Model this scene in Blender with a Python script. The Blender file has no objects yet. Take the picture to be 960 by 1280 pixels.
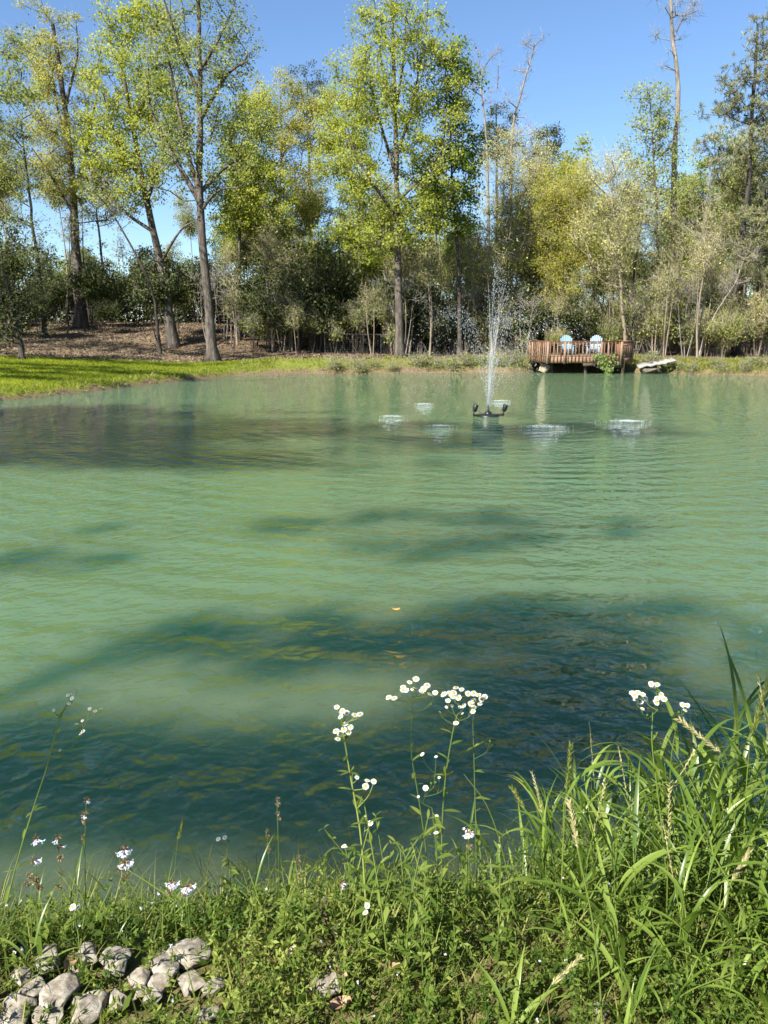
import bpy, math, random
import numpy as np
from mathutils import Vector

C = bpy.context.scene.collection
rng = np.random.default_rng(11)
random.seed(11)

# ------------------------------------------------------------------ camera
F = 960.0
PITCH = math.radians(13.1)
CAM_Z = 2.2
cam_d = bpy.data.cameras.new('camera')
cam = bpy.data.objects.new('camera', cam_d)
C.objects.link(cam)
cam.location = (0, 0, CAM_Z)
cam.rotation_euler = (math.radians(90) - PITCH, 0, 0)
cam_d.sensor_fit = 'VERTICAL'
cam_d.sensor_height = 24.0
cam_d.lens = 18.0
cam_d.clip_start = 0.05
cam_d.clip_end = 3000
cam_d.dof.use_dof = True
cam_d.dof.focus_distance = 3.2
cam_d.dof.aperture_fstop = 7.0
bpy.context.scene.camera = cam

# ------------------------------------------------------------------ light
SUN_EL = math.radians(42)
SUN_DIR = Vector((-0.64, -0.77, 0.0)).normalized() * math.cos(SUN_EL) + Vector((0, 0, math.sin(SUN_EL)))
S_DIR = np.array(SUN_DIR)
w = bpy.data.worlds.new('World')
bpy.context.scene.world = w
w.use_nodes = True
nt = w.node_tree
bg = nt.nodes['Background']
sky = nt.nodes.new('ShaderNodeTexSky')
sky.sky_type = 'NISHITA'
sky.sun_disc = False
sky.sun_elevation = SUN_EL
sky.sun_rotation = math.atan2(SUN_DIR.x, SUN_DIR.y)
sky.altitude = 0.0
sky.air_density = 1.0
sky.dust_density = 0.1
sky.ozone_density = 6.0
nt.links.new(sky.outputs[0], bg.inputs[0])
bg.inputs[1].default_value = 0.062
sun_d = bpy.data.lights.new('sun', 'SUN')
sun_d.energy = 5.0
sun_d.angle = math.radians(0.53)
sun_d.color = (1.0, 0.95, 0.86)
sun = bpy.data.objects.new('sun', sun_d)
C.objects.link(sun)
sun.rotation_euler = SUN_DIR.to_track_quat('Z', 'Y').to_euler()
vs = bpy.context.scene.view_settings
vs.view_transform = 'Standard'
vs.look = 'None'
vs.gamma = 1.0
vs.exposure = 1.65
cy = bpy.context.scene.cycles
cy.max_bounces = 6
cy.diffuse_bounces = 3
cy.glossy_bounces = 3
cy.transmission_bounces = 4
cy.transparent_max_bounces = 6
cy.sample_clamp_indirect = 4.0
cy.use_denoising = True

# ------------------------------------------------------------------ helpers
def P(u, v, y):
    """world point that the photograph shows at (u, v) when it stands y metres ahead"""
    dx = (u - 480) / F
    dy = (640 - v) / F
    d = np.array([dx, math.cos(PITCH) + dy * math.sin(PITCH), -math.sin(PITCH) + dy * math.cos(PITCH)])
    return np.array([0, 0, CAM_Z]) + d * (y / d[1])


def mk(name, chunks, mats, parent=None, smooth=True, link=True):
    """one mesh from chunks (verts Nx3, faces MxK, tint or None, material slot)"""
    vs_, ls_, tot, mi, ti = [], [], [], [], []
    off = 0
    for ch in chunks:
        V = np.asarray(ch[0], dtype=np.float32).reshape(-1, 3)
        Fc = np.asarray(ch[1], dtype=np.int32)
        if len(V) == 0 or len(Fc) == 0:
            continue
        t = ch[2] if len(ch) > 2 and ch[2] is not None else 0.5
        s = ch[3] if len(ch) > 3 else 0
        vs_.append(V)
        ls_.append((Fc + off).ravel())
        tot.append(np.full(len(Fc), Fc.shape[1], dtype=np.int32))
        mi.append(np.full(len(Fc), s, dtype=np.int32))
        ti.append(np.broadcast_to(np.asarray(t, dtype=np.float32), (len(V),)))
        off += len(V)
    me = bpy.data.meshes.new(name)
    V = np.concatenate(vs_); L = np.concatenate(ls_); T = np.concatenate(tot)
    me.vertices.add(len(V)); me.vertices.foreach_set('co', V.ravel())
    me.loops.add(len(L)); me.loops.foreach_set('vertex_index', L)
    me.polygons.add(len(T))
    st = np.zeros(len(T), dtype=np.int32); st[1:] = np.cumsum(T)[:-1]
    me.polygons.foreach_set('loop_start', st)
    try:
        me.polygons.foreach_set('loop_total', T)
    except Exception:
        pass
    me.polygons.foreach_set('material_index', np.concatenate(mi))
    me.polygons.foreach_set('use_smooth', np.full(len(T), smooth))
    a = me.attributes.new('tint', 'FLOAT', 'POINT')
    a.data.foreach_set('value', np.concatenate(ti).astype(np.float32))
    me.update(calc_edges=True)
    for m in (mats if isinstance(mats, (list, tuple)) else [mats]):
        me.materials.append(m)
    o = bpy.data.objects.new(name, me)
    if link:
        C.objects.link(o)
    if parent is not None:
        o.parent = parent
    return o


def thing(name, label, cat, loc=(0, 0, 0), rz=0.0, group=None):
    o = bpy.data.objects.new(name, None)
    C.objects.link(o)
    o.empty_display_size = 0.1
    o.location = loc
    o.rotation_euler = (0, 0, rz)
    return tag(o, label, cat, group)


def tag(o, label=None, cat=None, group=None, kind=None):
    if label: o['label'] = label
    if cat: o['category'] = cat
    if group: o['group'] = group
    if kind: o['kind'] = kind
    return o


def dup(root, loc=None, rz=None, scale=None, label=None, group=None):
    r = root.copy(); C.objects.link(r)
    if loc is not None: r.location = loc
    if rz is not None: r.rotation_euler = (r.rotation_euler.x, r.rotation_euler.y, rz)
    if scale is not None: r.scale = scale if hasattr(scale, '__len__') else (scale,) * 3
    if label: r['label'] = label
    if group: r['group'] = group
    for ch in list(root.children):
        c = ch.copy(); C.objects.link(c); c.parent = r
        for g in ch.children:
            d = g.copy(); C.objects.link(d); d.parent = c
    return r


def norm(a):
    return a / np.maximum(np.linalg.norm(a, axis=-1, keepdims=True), 1e-9)


def frame(ax):
    ref = np.where(np.abs(ax[:, 2:3]) > 0.9, np.array([[1.0, 0, 0]]), np.array([[0, 0, 1.0]]))
    u = norm(np.cross(ax, ref))
    return u, np.cross(ax, u)


def tubes(p0, p1, r0, r1, n=5, tint=None):
    p0 = np.asarray(p0, float); p1 = np.asarray(p1, float)
    r0 = np.asarray(r0, float).reshape(-1, 1, 1); r1 = np.asarray(r1, float).reshape(-1, 1, 1)
    u, v = frame(norm(p1 - p0))
    a = np.arange(n) * 2 * math.pi / n
    ring = np.cos(a)[None, :, None] * u[:, None, :] + np.sin(a)[None, :, None] * v[:, None, :]
    V = np.stack([p0[:, None] + ring * r0, p1[:, None] + ring * r1], 1).reshape(-1, 3)
    M = len(p0)
    b = (np.arange(M) * 2 * n)[:, None]
    i = np.arange(n)[None]; j = (i + 1) % n
    Fc = np.stack([b + i, b + n + i, b + n + j, b + j], -1).reshape(-1, 4)
    t = None if tint is None else np.repeat(tint, 2 * n)
    return (V, Fc, t)


def spikes(p0, vec, r, tint=None):
    p0 = np.asarray(p0, float)
    u, v = frame(norm(vec))
    r = np.broadcast_to(np.asarray(r, float).reshape(-1, 1), (len(p0), 1))
    k = []
    for a in (0, 2.094, 4.189):
        k.append(p0 + (u * math.cos(a) + v * math.sin(a)) * r)
    V = np.stack(k + [p0 + vec], 1).reshape(-1, 3)
    b = (np.arange(len(p0)) * 4)[:, None]
    Fc = np.concatenate([b + np.array([[0, 3, 1]]), b + np.array([[1, 3, 2]]), b + np.array([[2, 3, 0]])])
    t = None if tint is None else np.repeat(tint, 4)
    return (V, Fc, t)


def polytube(pts, radii, n=8, cap=True, wob=0.0):
    pts = np.asarray(pts, float); radii = np.asarray(radii, float)
    tan = norm(np.gradient(pts, axis=0))
    u = np.zeros_like(pts)
    ref = np.array([1.0, 0.13, 0.0]) if abs(tan[0][0]) < 0.9 else np.array([0.0, 0.2, 1.0])
    cur = ref - tan[0] * ref.dot(tan[0])
    for i in range(len(pts)):
        cur = cur - tan[i] * cur.dot(tan[i]); cur /= np.linalg.norm(cur); u[i] = cur
    v = np.cross(tan, u)
    a = np.arange(n) * 2 * math.pi / n
    rr = radii[:, None] * np.ones((1, n))
    if wob: rr = rr * (1 + wob * rng.standard_normal((len(pts), n)))
    V = pts[:, None] + (np.cos(a)[None, :, None] * u[:, None] + np.sin(a)[None, :, None] * v[:, None]) * rr[:, :, None]
    V = V.reshape(-1, 3)
    i = np.arange(n); j = (i + 1) % n
    Fs = [np.stack([k * n + i, k * n + j, (k + 1) * n + j, (k + 1) * n + i], -1) for k in range(len(pts) - 1)]
    out = [(V, np.concatenate(Fs))]
    if cap:
        c = np.array([pts[-1]]); e = V[-n:]
        out.append((np.concatenate([e, c]), np.stack([i, j, np.full(n, n)], -1)))
        c0 = np.array([pts[0]]); e0 = V[:n]
        out.append((np.concatenate([e0, c0]), np.stack([j, i, np.full(n, n)], -1)))
    return out


def catmull(pts, n):
    pts = np.asarray(pts, float)
    if len(pts) == 2:
        t = np.linspace(0, 1, n)[:, None]; return pts[0] * (1 - t) + pts[1] * t
    p = np.concatenate([[2 * pts[0] - pts[1]], pts, [2 * pts[-1] - pts[-2]]])
    out = []
    for s in np.linspace(0, len(pts) - 1 - 1e-6, n):
        k = int(s); t = s - k
        a, b, c, d = p[k], p[k + 1], p[k + 2], p[k + 3]
        out.append(0.5 * ((2 * b) + (-a + c) * t + (2 * a - 5 * b + 4 * c - d) * t * t + (-a + 3 * b - 3 * c + d) * t ** 3))
    return np.array(out)


def rand_dirs(n, zb=0.0):
    d = rng.standard_normal((n, 3)); d[:, 2] += zb
    return norm(d)


def leaves(pos, ax, L, Wd, tint=None, fold=0.0, up=0.0):
    """rhombic leaf faces: pos base, ax direction, L length, Wd width"""
    n = len(pos)
    side = norm(np.cross(ax, rand_dirs(n) + np.array([-0.35, -0.45, 0.8]) * up))
    nrm = np.cross(side, ax)
    L = np.broadcast_to(np.asarray(L, float), (n,))[:, None]; Wd = np.broadcast_to(np.asarray(Wd, float), (n,))[:, None]
    b = pos; t = pos + ax * L + nrm * L * 0.12
    m = pos + ax * L * 0.5
    l = m - side * Wd * 0.5 + nrm * Wd * fold; r = m + side * Wd * 0.5 + nrm * Wd * fold
    V = np.stack([b, r, t, l], 1).reshape(-1, 3)
    k = (np.arange(n) * 4)[:, None]
    Fc = k + np.array([[0, 1, 2, 3]])
    return (V, Fc, None if tint is None else np.repeat(tint, 4))


def box(x0, x1, y0, y1, z0, z1, bev=0.0):
    V = np.array([[x, y, z] for z in (z0, z1) for x, y in ((x0, y0), (x1, y0), (x1, y1), (x0, y1))], float)
    Fc = np.array([[3, 2, 1, 0], [4, 5, 6, 7], [0, 1, 5, 4], [1, 2, 6, 5], [2, 3, 7, 6], [3, 0, 4, 7]])
    return (V, Fc)


def obox(c, ax, ay, hx, hy, z0, z1):
    """box with horizontal axes ax, ay about centre c"""
    c = np.array([c[0], c[1], 0.0]); ax = np.array([ax[0], ax[1], 0.0]); ay = np.array([ay[0], ay[1], 0.0])
    V = []
    for z in (z0, z1):
        for sx, sy in ((-1, -1), (1, -1), (1, 1), (-1, 1)):
            V.append(c + ax * hx * sx + ay * hy * sy + np.array([0, 0, z]))
    return (np.array(V), np.array([[3, 2, 1, 0], [4, 5, 6, 7], [0, 1, 5, 4], [1, 2, 6, 5], [2, 3, 7, 6], [3, 0, 4, 7]]))


def bar(p, q, wd, th):
    """rectangular bar from p to q; wd across (horizontal), th the other way"""
    p = np.asarray(p, float); q = np.asarray(q, float)
    ax = (q - p) / np.linalg.norm(q - p)
    ref = np.array([0, 0, 1.0]) if abs(ax[2]) < 0.95 else np.array([0, 1.0, 0])
    s = np.cross(ax, ref); s /= np.linalg.norm(s); n = np.cross(s, ax)
    V = [e + s * wd / 2 * a + n * th / 2 * b for e in (p, q) for a, b in ((-1, -1), (1, -1), (1, 1), (-1, 1))]
    return (np.array(V), np.array([[3, 2, 1, 0], [4, 5, 6, 7], [0, 1, 5, 4], [1, 2, 6, 5], [2, 3, 7, 6], [3, 0, 4, 7]]))


def ico(sub=2):
    import bmesh
    bm = bmesh.new(); bmesh.ops.create_icosphere(bm, subdivisions=sub, radius=1)
    V = np.array([v.co[:] for v in bm.verts]); Fc = np.array([[v.index for v in f.verts] for f in bm.faces]); bm.free()
    return V, Fc


# ------------------------------------------------------------------ materials
def new_mat(name):
    m = bpy.data.materials.new(name); m.use_nodes = True
    n = m.node_tree.nodes
    return m, m.node_tree, n, m.node_tree.links, n['Principled BSDF']


def ramp(n, stops):
    r = n.new('ShaderNodeValToRGB'); e = r.color_ramp.elements
    e[0].position, e[0].color = stops[0][0], (*stops[0][1], 1)
    e[1].position, e[1].color = stops[-1][0], (*stops[-1][1], 1)
    for p, c in stops[1:-1]:
        x = e.new(p); x.color = (*c, 1)
    return r


def leaf_mat(name, dark, mid, light, transl=0.4, rough=0.55, spec=0.18):
    m, t, n, l, b = new_mat(name)
    transl = min(0.6, transl * 1.25)
    a = n.new('ShaderNodeAttribute'); a.attribute_name = 'tint'
    r = ramp(n, [(0.0, dark), (0.5, mid), (1.0, light)])
    l.new(a.outputs['Fac'], r.inputs[0])
    l.new(r.outputs[0], b.inputs['Base Color'])
    b.inputs['Roughness'].default_value = rough
    b.inputs['Specular IOR Level'].default_value = spec
    tr = n.new('ShaderNodeBsdfTranslucent')
    hs = n.new('ShaderNodeHueSaturation'); hs.inputs['Saturation'].default_value = 1.1; hs.inputs['Value'].default_value = 1.25; hs.inputs['Hue'].default_value = 0.485
    l.new(r.outputs[0], hs.inputs['Color']); l.new(hs.outputs[0], tr.inputs[0])
    mx = n.new('ShaderNodeMixShader'); mx.inputs[0].default_value = transl
    l.new(b.outputs[0], mx.inputs[1]); l.new(tr.outputs[0], mx.inputs[2])
    l.new(mx.outputs[0], n['Material Output'].inputs[0])
    return m


def noise_mat(name, stops, scale=8.0, detail=6, rough=0.8, bump=0.0, bscale=None, stretch=(1, 1, 1), spec=0.3, coord='Object', bdist=0.02):
    m, t, n, l, b = new_mat(name)
    tc = n.new('ShaderNodeTexCoord'); mp = n.new('ShaderNodeMapping'); mp.inputs['Scale'].default_value = stretch
    l.new(tc.outputs[coord], mp.inputs[0])
    no = n.new('ShaderNodeTexNoise'); no.inputs['Scale'].default_value = scale; no.inputs['Detail'].default_value = detail; no.inputs['Roughness'].default_value = 0.65
    l.new(mp.outputs[0], no.inputs[0])
    r = ramp(n, stops); l.new(no.outputs[0], r.inputs[0]); l.new(r.outputs[0], b.inputs['Base Color'])
    b.inputs['Roughness'].default_value = rough
    b.inputs['Specular IOR Level'].default_value = spec
    if bump:
        n2 = n.new('ShaderNodeTexNoise'); n2.inputs['Scale'].default_value = bscale or scale * 2; n2.inputs['Detail'].default_value = 6
        l.new(mp.outputs[0], n2.inputs[0])
        bu = n.new('ShaderNodeBump'); bu.inputs['Strength'].default_value = bump; bu.inputs['Distance'].default_value = bdist
        l.new(n2.outputs[0], bu.inputs['Height']); l.new(bu.outputs[0], b.inputs['Normal'])
    return m


M = {}
M['bark'] = noise_mat('bark_grey', [(0.3, (0.022, 0.017, 0.013)), (0.5, (0.068, 0.057, 0.046)), (0.7, (0.14, 0.12, 0.10))], 6, 8, 0.9, 0.9, 14, (1, 1, 0.25), bdist=0.05)
M['bark_dark'] = noise_mat('bark_dark', [(0.3, (0.016, 0.013, 0.011)), (0.55, (0.05, 0.042, 0.034)), (0.75, (0.10, 0.085, 0.07))], 6, 8, 0.9, 0.9, 14, (1, 1, 0.25), bdist=0.05)
M['bark_pale'] = noise_mat('bark_pale', [(0.3, (0.07, 0.06, 0.05)), (0.5, (0.16, 0.14, 0.115)), (0.7, (0.28, 0.255, 0.22))], 6, 8, 0.9, 0.7, 14, (1, 1, 0.25), bdist=0.03)
M['bark_tan'] = noise_mat('bark_tan', [(0.3, (0.09, 0.07, 0.05)), (0.5, (0.18, 0.145, 0.105)), (0.7, (0.28, 0.235, 0.18))], 6, 8, 0.9, 0.7, 14, (1, 1, 0.25), bdist=0.03)
M['lime'] = leaf_mat('leaf_lime', (0.12, 0.165, 0.018), (0.27, 0.32, 0.048), (0.45, 0.47, 0.12), 0.45)
M['yellow'] = leaf_mat('leaf_yellow_green', (0.14, 0.16, 0.025), (0.31, 0.32, 0.07), (0.50, 0.47, 0.15), 0.45)
M['mid'] = leaf_mat('leaf_mid_green', (0.085, 0.12, 0.025), (0.21, 0.26, 0.06), (0.38, 0.42, 0.14), 0.4)
M['deep'] = leaf_mat('leaf_deep_green', (0.05, 0.085, 0.01), (0.11, 0.17, 0.018), (0.20, 0.27, 0.04), 0.35)
M['olive'] = leaf_mat('leaf_olive', (0.075, 0.10, 0.02), (0.19, 0.23, 0.05), (0.34, 0.38, 0.11), 0.35)
M['bud'] = leaf_mat('leaf_tan_buds', (0.16, 0.175, 0.05), (0.33, 0.35, 0.11), (0.49, 0.50, 0.20), 0.3)
M['willow'] = leaf_mat('leaf_willow', (0.15, 0.165, 0.02), (0.33, 0.34, 0.05), (0.50, 0.48, 0.10), 0.45)
M['pale'] = leaf_mat('leaf_pale_green', (0.13, 0.17, 0.035), (0.25, 0.30, 0.08), (0.38, 0.42, 0.15), 0.4)
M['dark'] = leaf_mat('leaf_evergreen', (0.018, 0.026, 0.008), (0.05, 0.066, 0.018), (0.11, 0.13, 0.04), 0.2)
M['pine'] = leaf_mat('pine_needles', (0.05, 0.062, 0.028), (0.15, 0.16, 0.07), (0.32, 0.31, 0.16), 0.2)
M['twig'] = noise_mat('twig_tan', [(0.3, (0.15, 0.125, 0.075)), (0.7, (0.33, 0.29, 0.19))], 3, 3, 0.9)
M['twig_grey'] = noise_mat('twig_grey', [(0.3, (0.10, 0.085, 0.07)), (0.7, (0.22, 0.195, 0.165))], 3, 3, 0.9)
M['twig_white'] = noise_mat('twig_white', [(0.3, (0.11, 0.10, 0.085)), (0.7, (0.25, 0.23, 0.20))], 3, 3, 0.9)

# ------------------------------------------------------------------ terrain and water
POND = np.array([(-9, 3.0), (-14, 8), (-16, 16), (-14.6, 22), (-13.0, 25.3), (-12.0, 28), (-11.2, 31), (-10.3, 34.5), (-9.2, 38), (-7.6, 41.2),
                 (-4, 43.2), (0, 44), (4, 44.3), (7.3, 44.0), (8.4, 45.0), (9.2, 46.4), (13.4, 46.4), (14.6, 44.6), (16, 43.8), (19, 42.2), (22, 39.6), (25, 34),
                 (26, 22), (22, 10), (14, 4.2), (8, 2.95), (4, 2.8), (2, 2.72), (0.6, 2.62), (-0.6, 2.55), (-1.4, 2.42), (-2.2, 2.4), (-5, 2.5)], float)


def sdist(x, y):
    """metres from the pond's edge: positive on land"""
    x = np.asarray(x, float); y = np.asarray(y, float)
    d2 = np.full(x.shape, 1e12); ins = np.zeros(x.shape, bool)
    n = len(POND)
    for i in range(n):
        ax, ay = POND[i]; bx, by = POND[(i + 1) % n]
        ex, ey = bx - ax, by - ay
        t = np.clip(((x - ax) * ex + (y - ay) * ey) / (ex * ex + ey * ey), 0, 1)
        d2 = np.minimum(d2, (x - ax - t * ex) ** 2 + (y - ay - t * ey) ** 2)
        c = ((ay > y) != (by > y)) & (x < (bx - ax) * (y - ay) / (by - ay + 1e-12) + ax)
        ins ^= c
    d = np.sqrt(d2)
    return np.where(ins, -d, d)


def sst(a):
    a = np.clip(a, 0, 1); return a * a * (3 - 2 * a)


def vnoise(x, y, s, seed=0):
    o = 0
    r = np.random.default_rng(seed)
    for k in range(6):
        a = r.uniform(0, 6.28); f = s * (1.0 + 0.75 * k); p = r.uniform(0, 6.28, 2)
        o = o + np.sin((x * math.cos(a) + y * math.sin(a)) * f + p[0] + 1.3 * np.sin((y * math.cos(a) - x * math.sin(a)) * f * 0.7 + p[1])) / (1 + 0.6 * k)
    return o / 2.6


def height(x, y):
    x = np.asarray(x, float); y = np.asarray(y, float)
    d = sdist(x, y) + 0.10 * vnoise(x, y, 1.1, 5) * sst((y - 6) / 10) + 0.05 * vnoise(x, y, 6, 9) * (1 - sst((y - 6) / 10))
    near = 0.60 * sst(d / 0.85) + 0.03 * np.clip(d - 1.1, 0, 30) + 0.018 * vnoise(x, y, 9, 1) * sst(d / 0.4)
    dl = np.clip(d - 0.4, 0, 60)
    left = 0.22 * sst(d / 0.4) + 0.058 * np.minimum(dl, 16)
    far = 0.34 * sst(d / 0.5) + 0.36 * sst((d - 0.4) / 2.4)
    kx = sst((x + 12) / 6)
    bank = left * (1 - kx) + far * kx
    hill = 1.45 * sst((y - 45) / 22) * sst((1 - x) / 16) + 0.5 * sst((y - 46) / 20)
    land = bank + hill + 0.05 * vnoise(x, y, 0.8, 2) * sst(d / 2)
    kn = sst((y - 5) / 6)
    z = near * (1 - kn) + land * kn
    return np.where(d > 0, z, np.maximum(d * 0.6, -1.4))


def gz(x, y):
    return float(height(np.array([x]), np.array([y]))[0])


def axis(*seg):
    return np.unique(np.round(np.concatenate([np.arange(a, b, s) for a, b, s in seg]), 4))


gx = axis((-900, -60, 60), (-60, -24, 2), (-24, -4, 0.5), (-4, 4, 0.06), (4, 24, 0.5), (24, 60, 2), (60, 901, 60))
gy = axis((-300, -20, 40), (-20, 0.4, 1.5), (0.4, 3.6, 0.05), (3.6, 22, 1.2), (22, 60, 0.4), (60, 100, 2), (100, 1500, 70))
X, Y = np.meshgrid(gx, gy)
Z = height(X, Y)
GV = np.stack([X, Y, Z], -1).reshape(-1, 3)
nx_, ny_ = len(gx), len(gy)
ii = (np.arange(ny_ - 1)[:, None] * nx_ + np.arange(nx_ - 1)[None]).ravel()
GF = np.stack([ii, ii + 1, ii + nx_ + 1, ii + nx_], -1)
D = sdist(X, Y)
Lw = 4.4 + np.clip(-10 - X, 0, 20) * 0.75
Lw = Lw * (1 - sst((X + 9) / 3)) + np.where(X < -2.5, 3.7, 2.9) * sst((X + 9) / 3)
Lw = Lw + 0.5 * vnoise(X, Y, 1.3, 4)
lawn = 1 - sst((D - Lw) / 0.8)
lawn = np.where(Y < 8, 0.3, lawn) * np.where((Y > 8) & (X > -8.5), np.where(X < -3, .75, .4), 1.0) * np.where(Y > 8, sst((D - .25) / .2), 1.0)


def near_soil(y):
    return np.where(y < 6, 1.0, 0.0)


def lawn_at(x, y):
    x = np.asarray(x, float)
    d = sdist(x, y)
    L = 4.4 + np.clip(-10 - x, 0, 20) * 0.75
    L = L * (1 - sst((x + 9) / 3)) + np.where(x < -2.5, 3.7, 2.9) * sst((x + 9) / 3)
    return d, L


m, t, n, l, b = new_mat('ground_soil_and_turf')
at = n.new('ShaderNodeAttribute'); at.attribute_name = 'tint'
ge = n.new('ShaderNodeNewGeometry')
n1 = n.new('ShaderNodeTexNoise'); n1.inputs['Scale'].default_value = 1.1; n1.inputs['Detail'].default_value = 8
n2 = n.new('ShaderNodeTexNoise'); n2.inputs['Scale'].default_value = 14; n2.inputs['Detail'].default_value = 8; n2.inputs['Roughness'].default_value = 0.75
for q in (n1, n2): l.new(ge.outputs['Position'], q.inputs[0])
r1 = ramp(n, [(0.3, (0.04, 0.028, 0.018)), (0.48, (0.11, 0.078, 0.05)), (0.62, (0.20, 0.15, 0.10)), (0.75, (0.29, 0.225, 0.155))])
r2 = ramp(n, [(0.3, (0.075, 0.105, 0.010)), (0.5, (0.135, 0.175, 0.016)), (0.7, (0.20, 0.23, 0.028))])
l.new(n2.outputs[0], r1.inputs[0])
mxn = n.new('ShaderNodeMath'); mxn.operation = 'MULTIPLY_ADD'; mxn.inputs[1].default_value = 0.5
l.new(n2.outputs[0], mxn.inputs[0])
hf = n.new('ShaderNodeMath'); hf.operation = 'MULTIPLY'; hf.inputs[1].default_value = 0.5; l.new(n1.outputs[0], hf.inputs[0]); l.new(hf.outputs[0], mxn.inputs[2])
l.new(mxn.outputs[0], r2.inputs[0])
mx = n.new('ShaderNodeMix'); mx.data_type = 'RGBA'
ad = n.new('ShaderNodeMath'); ad.operation = 'MULTIPLY_ADD'; ad.inputs[1].default_value = 0.5; ad.inputs[2].default_value = -0.25
l.new(n2.outputs[0], ad.inputs[0])
a2 = n.new('ShaderNodeMath'); a2.operation = 'ADD'; a2.use_clamp = True; l.new(ad.outputs[0], a2.inputs[0]); l.new(at.outputs['Fac'], a2.inputs[1])
l.new(a2.outputs[0], mx.inputs[0]); l.new(r1.outputs[0], mx.inputs[6]); l.new(r2.outputs[0], mx.inputs[7])
l.new(mx.outputs[2], b.inputs['Base Color']); b.inputs['Roughness'].default_value = 0.95; b.inputs['Specular IOR Level'].default_value = 0.1
bu = n.new('ShaderNodeBump'); bu.inputs['Strength'].default_value = 0.8; bu.inputs['Distance'].default_value = 0.05
l.new(n2.outputs[0], bu.inputs['Height']); l.new(bu.outputs[0], b.inputs['Normal'])
M['ground'] = m
ground = mk('ground', [(GV, GF, lawn.ravel())], M['ground'])
tag(ground, kind='structure')

# water: turbid green pond, mirror reflection over a scattering body
FOUNT = P(610, 519, 21.0); FOUNT[2] = 0.0
m, t, n, l, b = new_mat('pond_water')
b.inputs['Base Color'].default_value = (0.068, 0.120, 0.060, 1)
b.subsurface_method = 'BURLEY'
b.inputs['Subsurface Weight'].default_value = 1.0
b.inputs['Subsurface Radius'].default_value = (0.5, 1.0, 0.8)
b.inputs['Subsurface Scale'].default_value = 1.8
b.inputs['Roughness'].default_value = 0.012
b.inputs['IOR'].default_value = 1.37
ge = n.new('ShaderNodeNewGeometry')


def wnode(rot, scale, loc=(0, 0, 0)):
    mp = n.new('ShaderNodeMapping'); mp.inputs['Rotation'].default_value = (0, 0, rot); mp.inputs['Scale'].default_value = scale; mp.inputs['Location'].default_value = loc
    l.new(ge.outputs['Position'], mp.inputs[0]); return mp


def mnode(op, a, bb, c=None, clamp=False):
    q = n.new('ShaderNodeMath'); q.operation = op; q.use_clamp = clamp
    for k, x in enumerate((a, bb, c)):
        if x is None: continue
        if isinstance(x, (int, float)): q.inputs[k].default_value = x
        else: l.new(x, q.inputs[k])
    return q.outputs[0]


def wave_noise(rot, sc, scale, detail, rough=0.5, dist=0.0):
    mp = wnode(rot, sc); q = n.new('ShaderNodeTexNoise'); q.inputs['Scale'].default_value = scale; q.inputs['Detail'].default_value = detail
    q.inputs['Roughness'].default_value = rough; q.inputs['Distortion'].default_value = dist
    l.new(mp.outputs[0], q.inputs[0]); return q.outputs[0]


rad = n.new('ShaderNodeVectorMath'); rad.operation = 'DISTANCE'; l.new(ge.outputs['Position'], rad.inputs[0]); rad.inputs[1].default_value = tuple(FOUNT)
# rings spreading from the fountain, broken up by noise
mpr = n.new('ShaderNodeMapping'); mpr.inputs['Location'].default_value = (-FOUNT[0], -FOUNT[1], 0); l.new(ge.outputs['Position'], mpr.inputs[0])
wv = n.new('ShaderNodeTexWave'); wv.wave_type = 'RINGS'; wv.rings_direction = 'SPHERICAL'; wv.inputs['Scale'].default_value = 0.62
wv.inputs['Distortion'].default_value = 3.0; wv.inputs['Detail'].default_value = 2.0; wv.inputs['Detail Scale'].default_value = 0.55
l.new(mpr.outputs[0], wv.inputs[0])
big = wave_noise(0.3, (1, 1, 1), 0.55, 2)
ringamp = mnode('MULTIPLY', mnode('MULTIPLY_ADD', big, 2.6, -0.8, True), 0.044)
h1 = mnode('MULTIPLY', wv.outputs[1], ringamp)
h2 = mnode('MULTIPLY', wave_noise(-0.75, (0.85, 1.0, 1), 5.8, 2, 0.42, 0.3), 0.088)
h3 = mnode('MULTIPLY', wave_noise(0.35, (0.5, 1.0, 1), 1.15, 1, 0.4), 0.08)
h4 = mnode('MULTIPLY', wave_noise(0.15, (0.95, 1.0, 1), 13.0, 2, 0.5), 0.020)
# churned water round the fountain
ch = mnode('MULTIPLY', mnode('SUBTRACT', 1.0, mnode('MULTIPLY', rad.outputs['Value'], 0.16), None, True), 0.05)
rad2 = n.new('ShaderNodeVectorMath'); rad2.operation = 'DISTANCE'; l.new(ge.outputs['Position'], rad2.inputs[0]); rad2.inputs[1].default_value = (-8.0, 17.0, 0)
ch2 = mnode('MULTIPLY', mnode('SUBTRACT', 1.0, mnode('MULTIPLY', rad2.outputs['Value'], 0.125), None, True), 0.14)
h5 = mnode('MULTIPLY', wave_noise(0.0, (0.8, 1, 1), 3.4, 4, 0.6), mnode('ADD', ch, ch2))
hh = mnode('ADD', mnode('ADD', mnode('ADD', h1, h2), mnode('ADD', h3, h4)), h5)
bu = n.new('ShaderNodeBump'); bu.inputs['Strength'].default_value = 1.0; bu.inputs['Distance'].default_value = 1.0
l.new(hh, bu.inputs['Height']); l.new(bu.outputs[0], b.inputs['Normal'])
M['water'] = m
wx = axis((-19, -4, 1.0), (-4, 4, 0.5), (4, 29, 1.0)); wy = axis((1.2, 10, 0.5), (10, 50, 1.0))
WX, WY = np.meshgrid(wx, wy)
kk = (np.arange(len(wy) - 1)[:, None] * len(wx) + np.arange(len(wx) - 1)[None])
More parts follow.
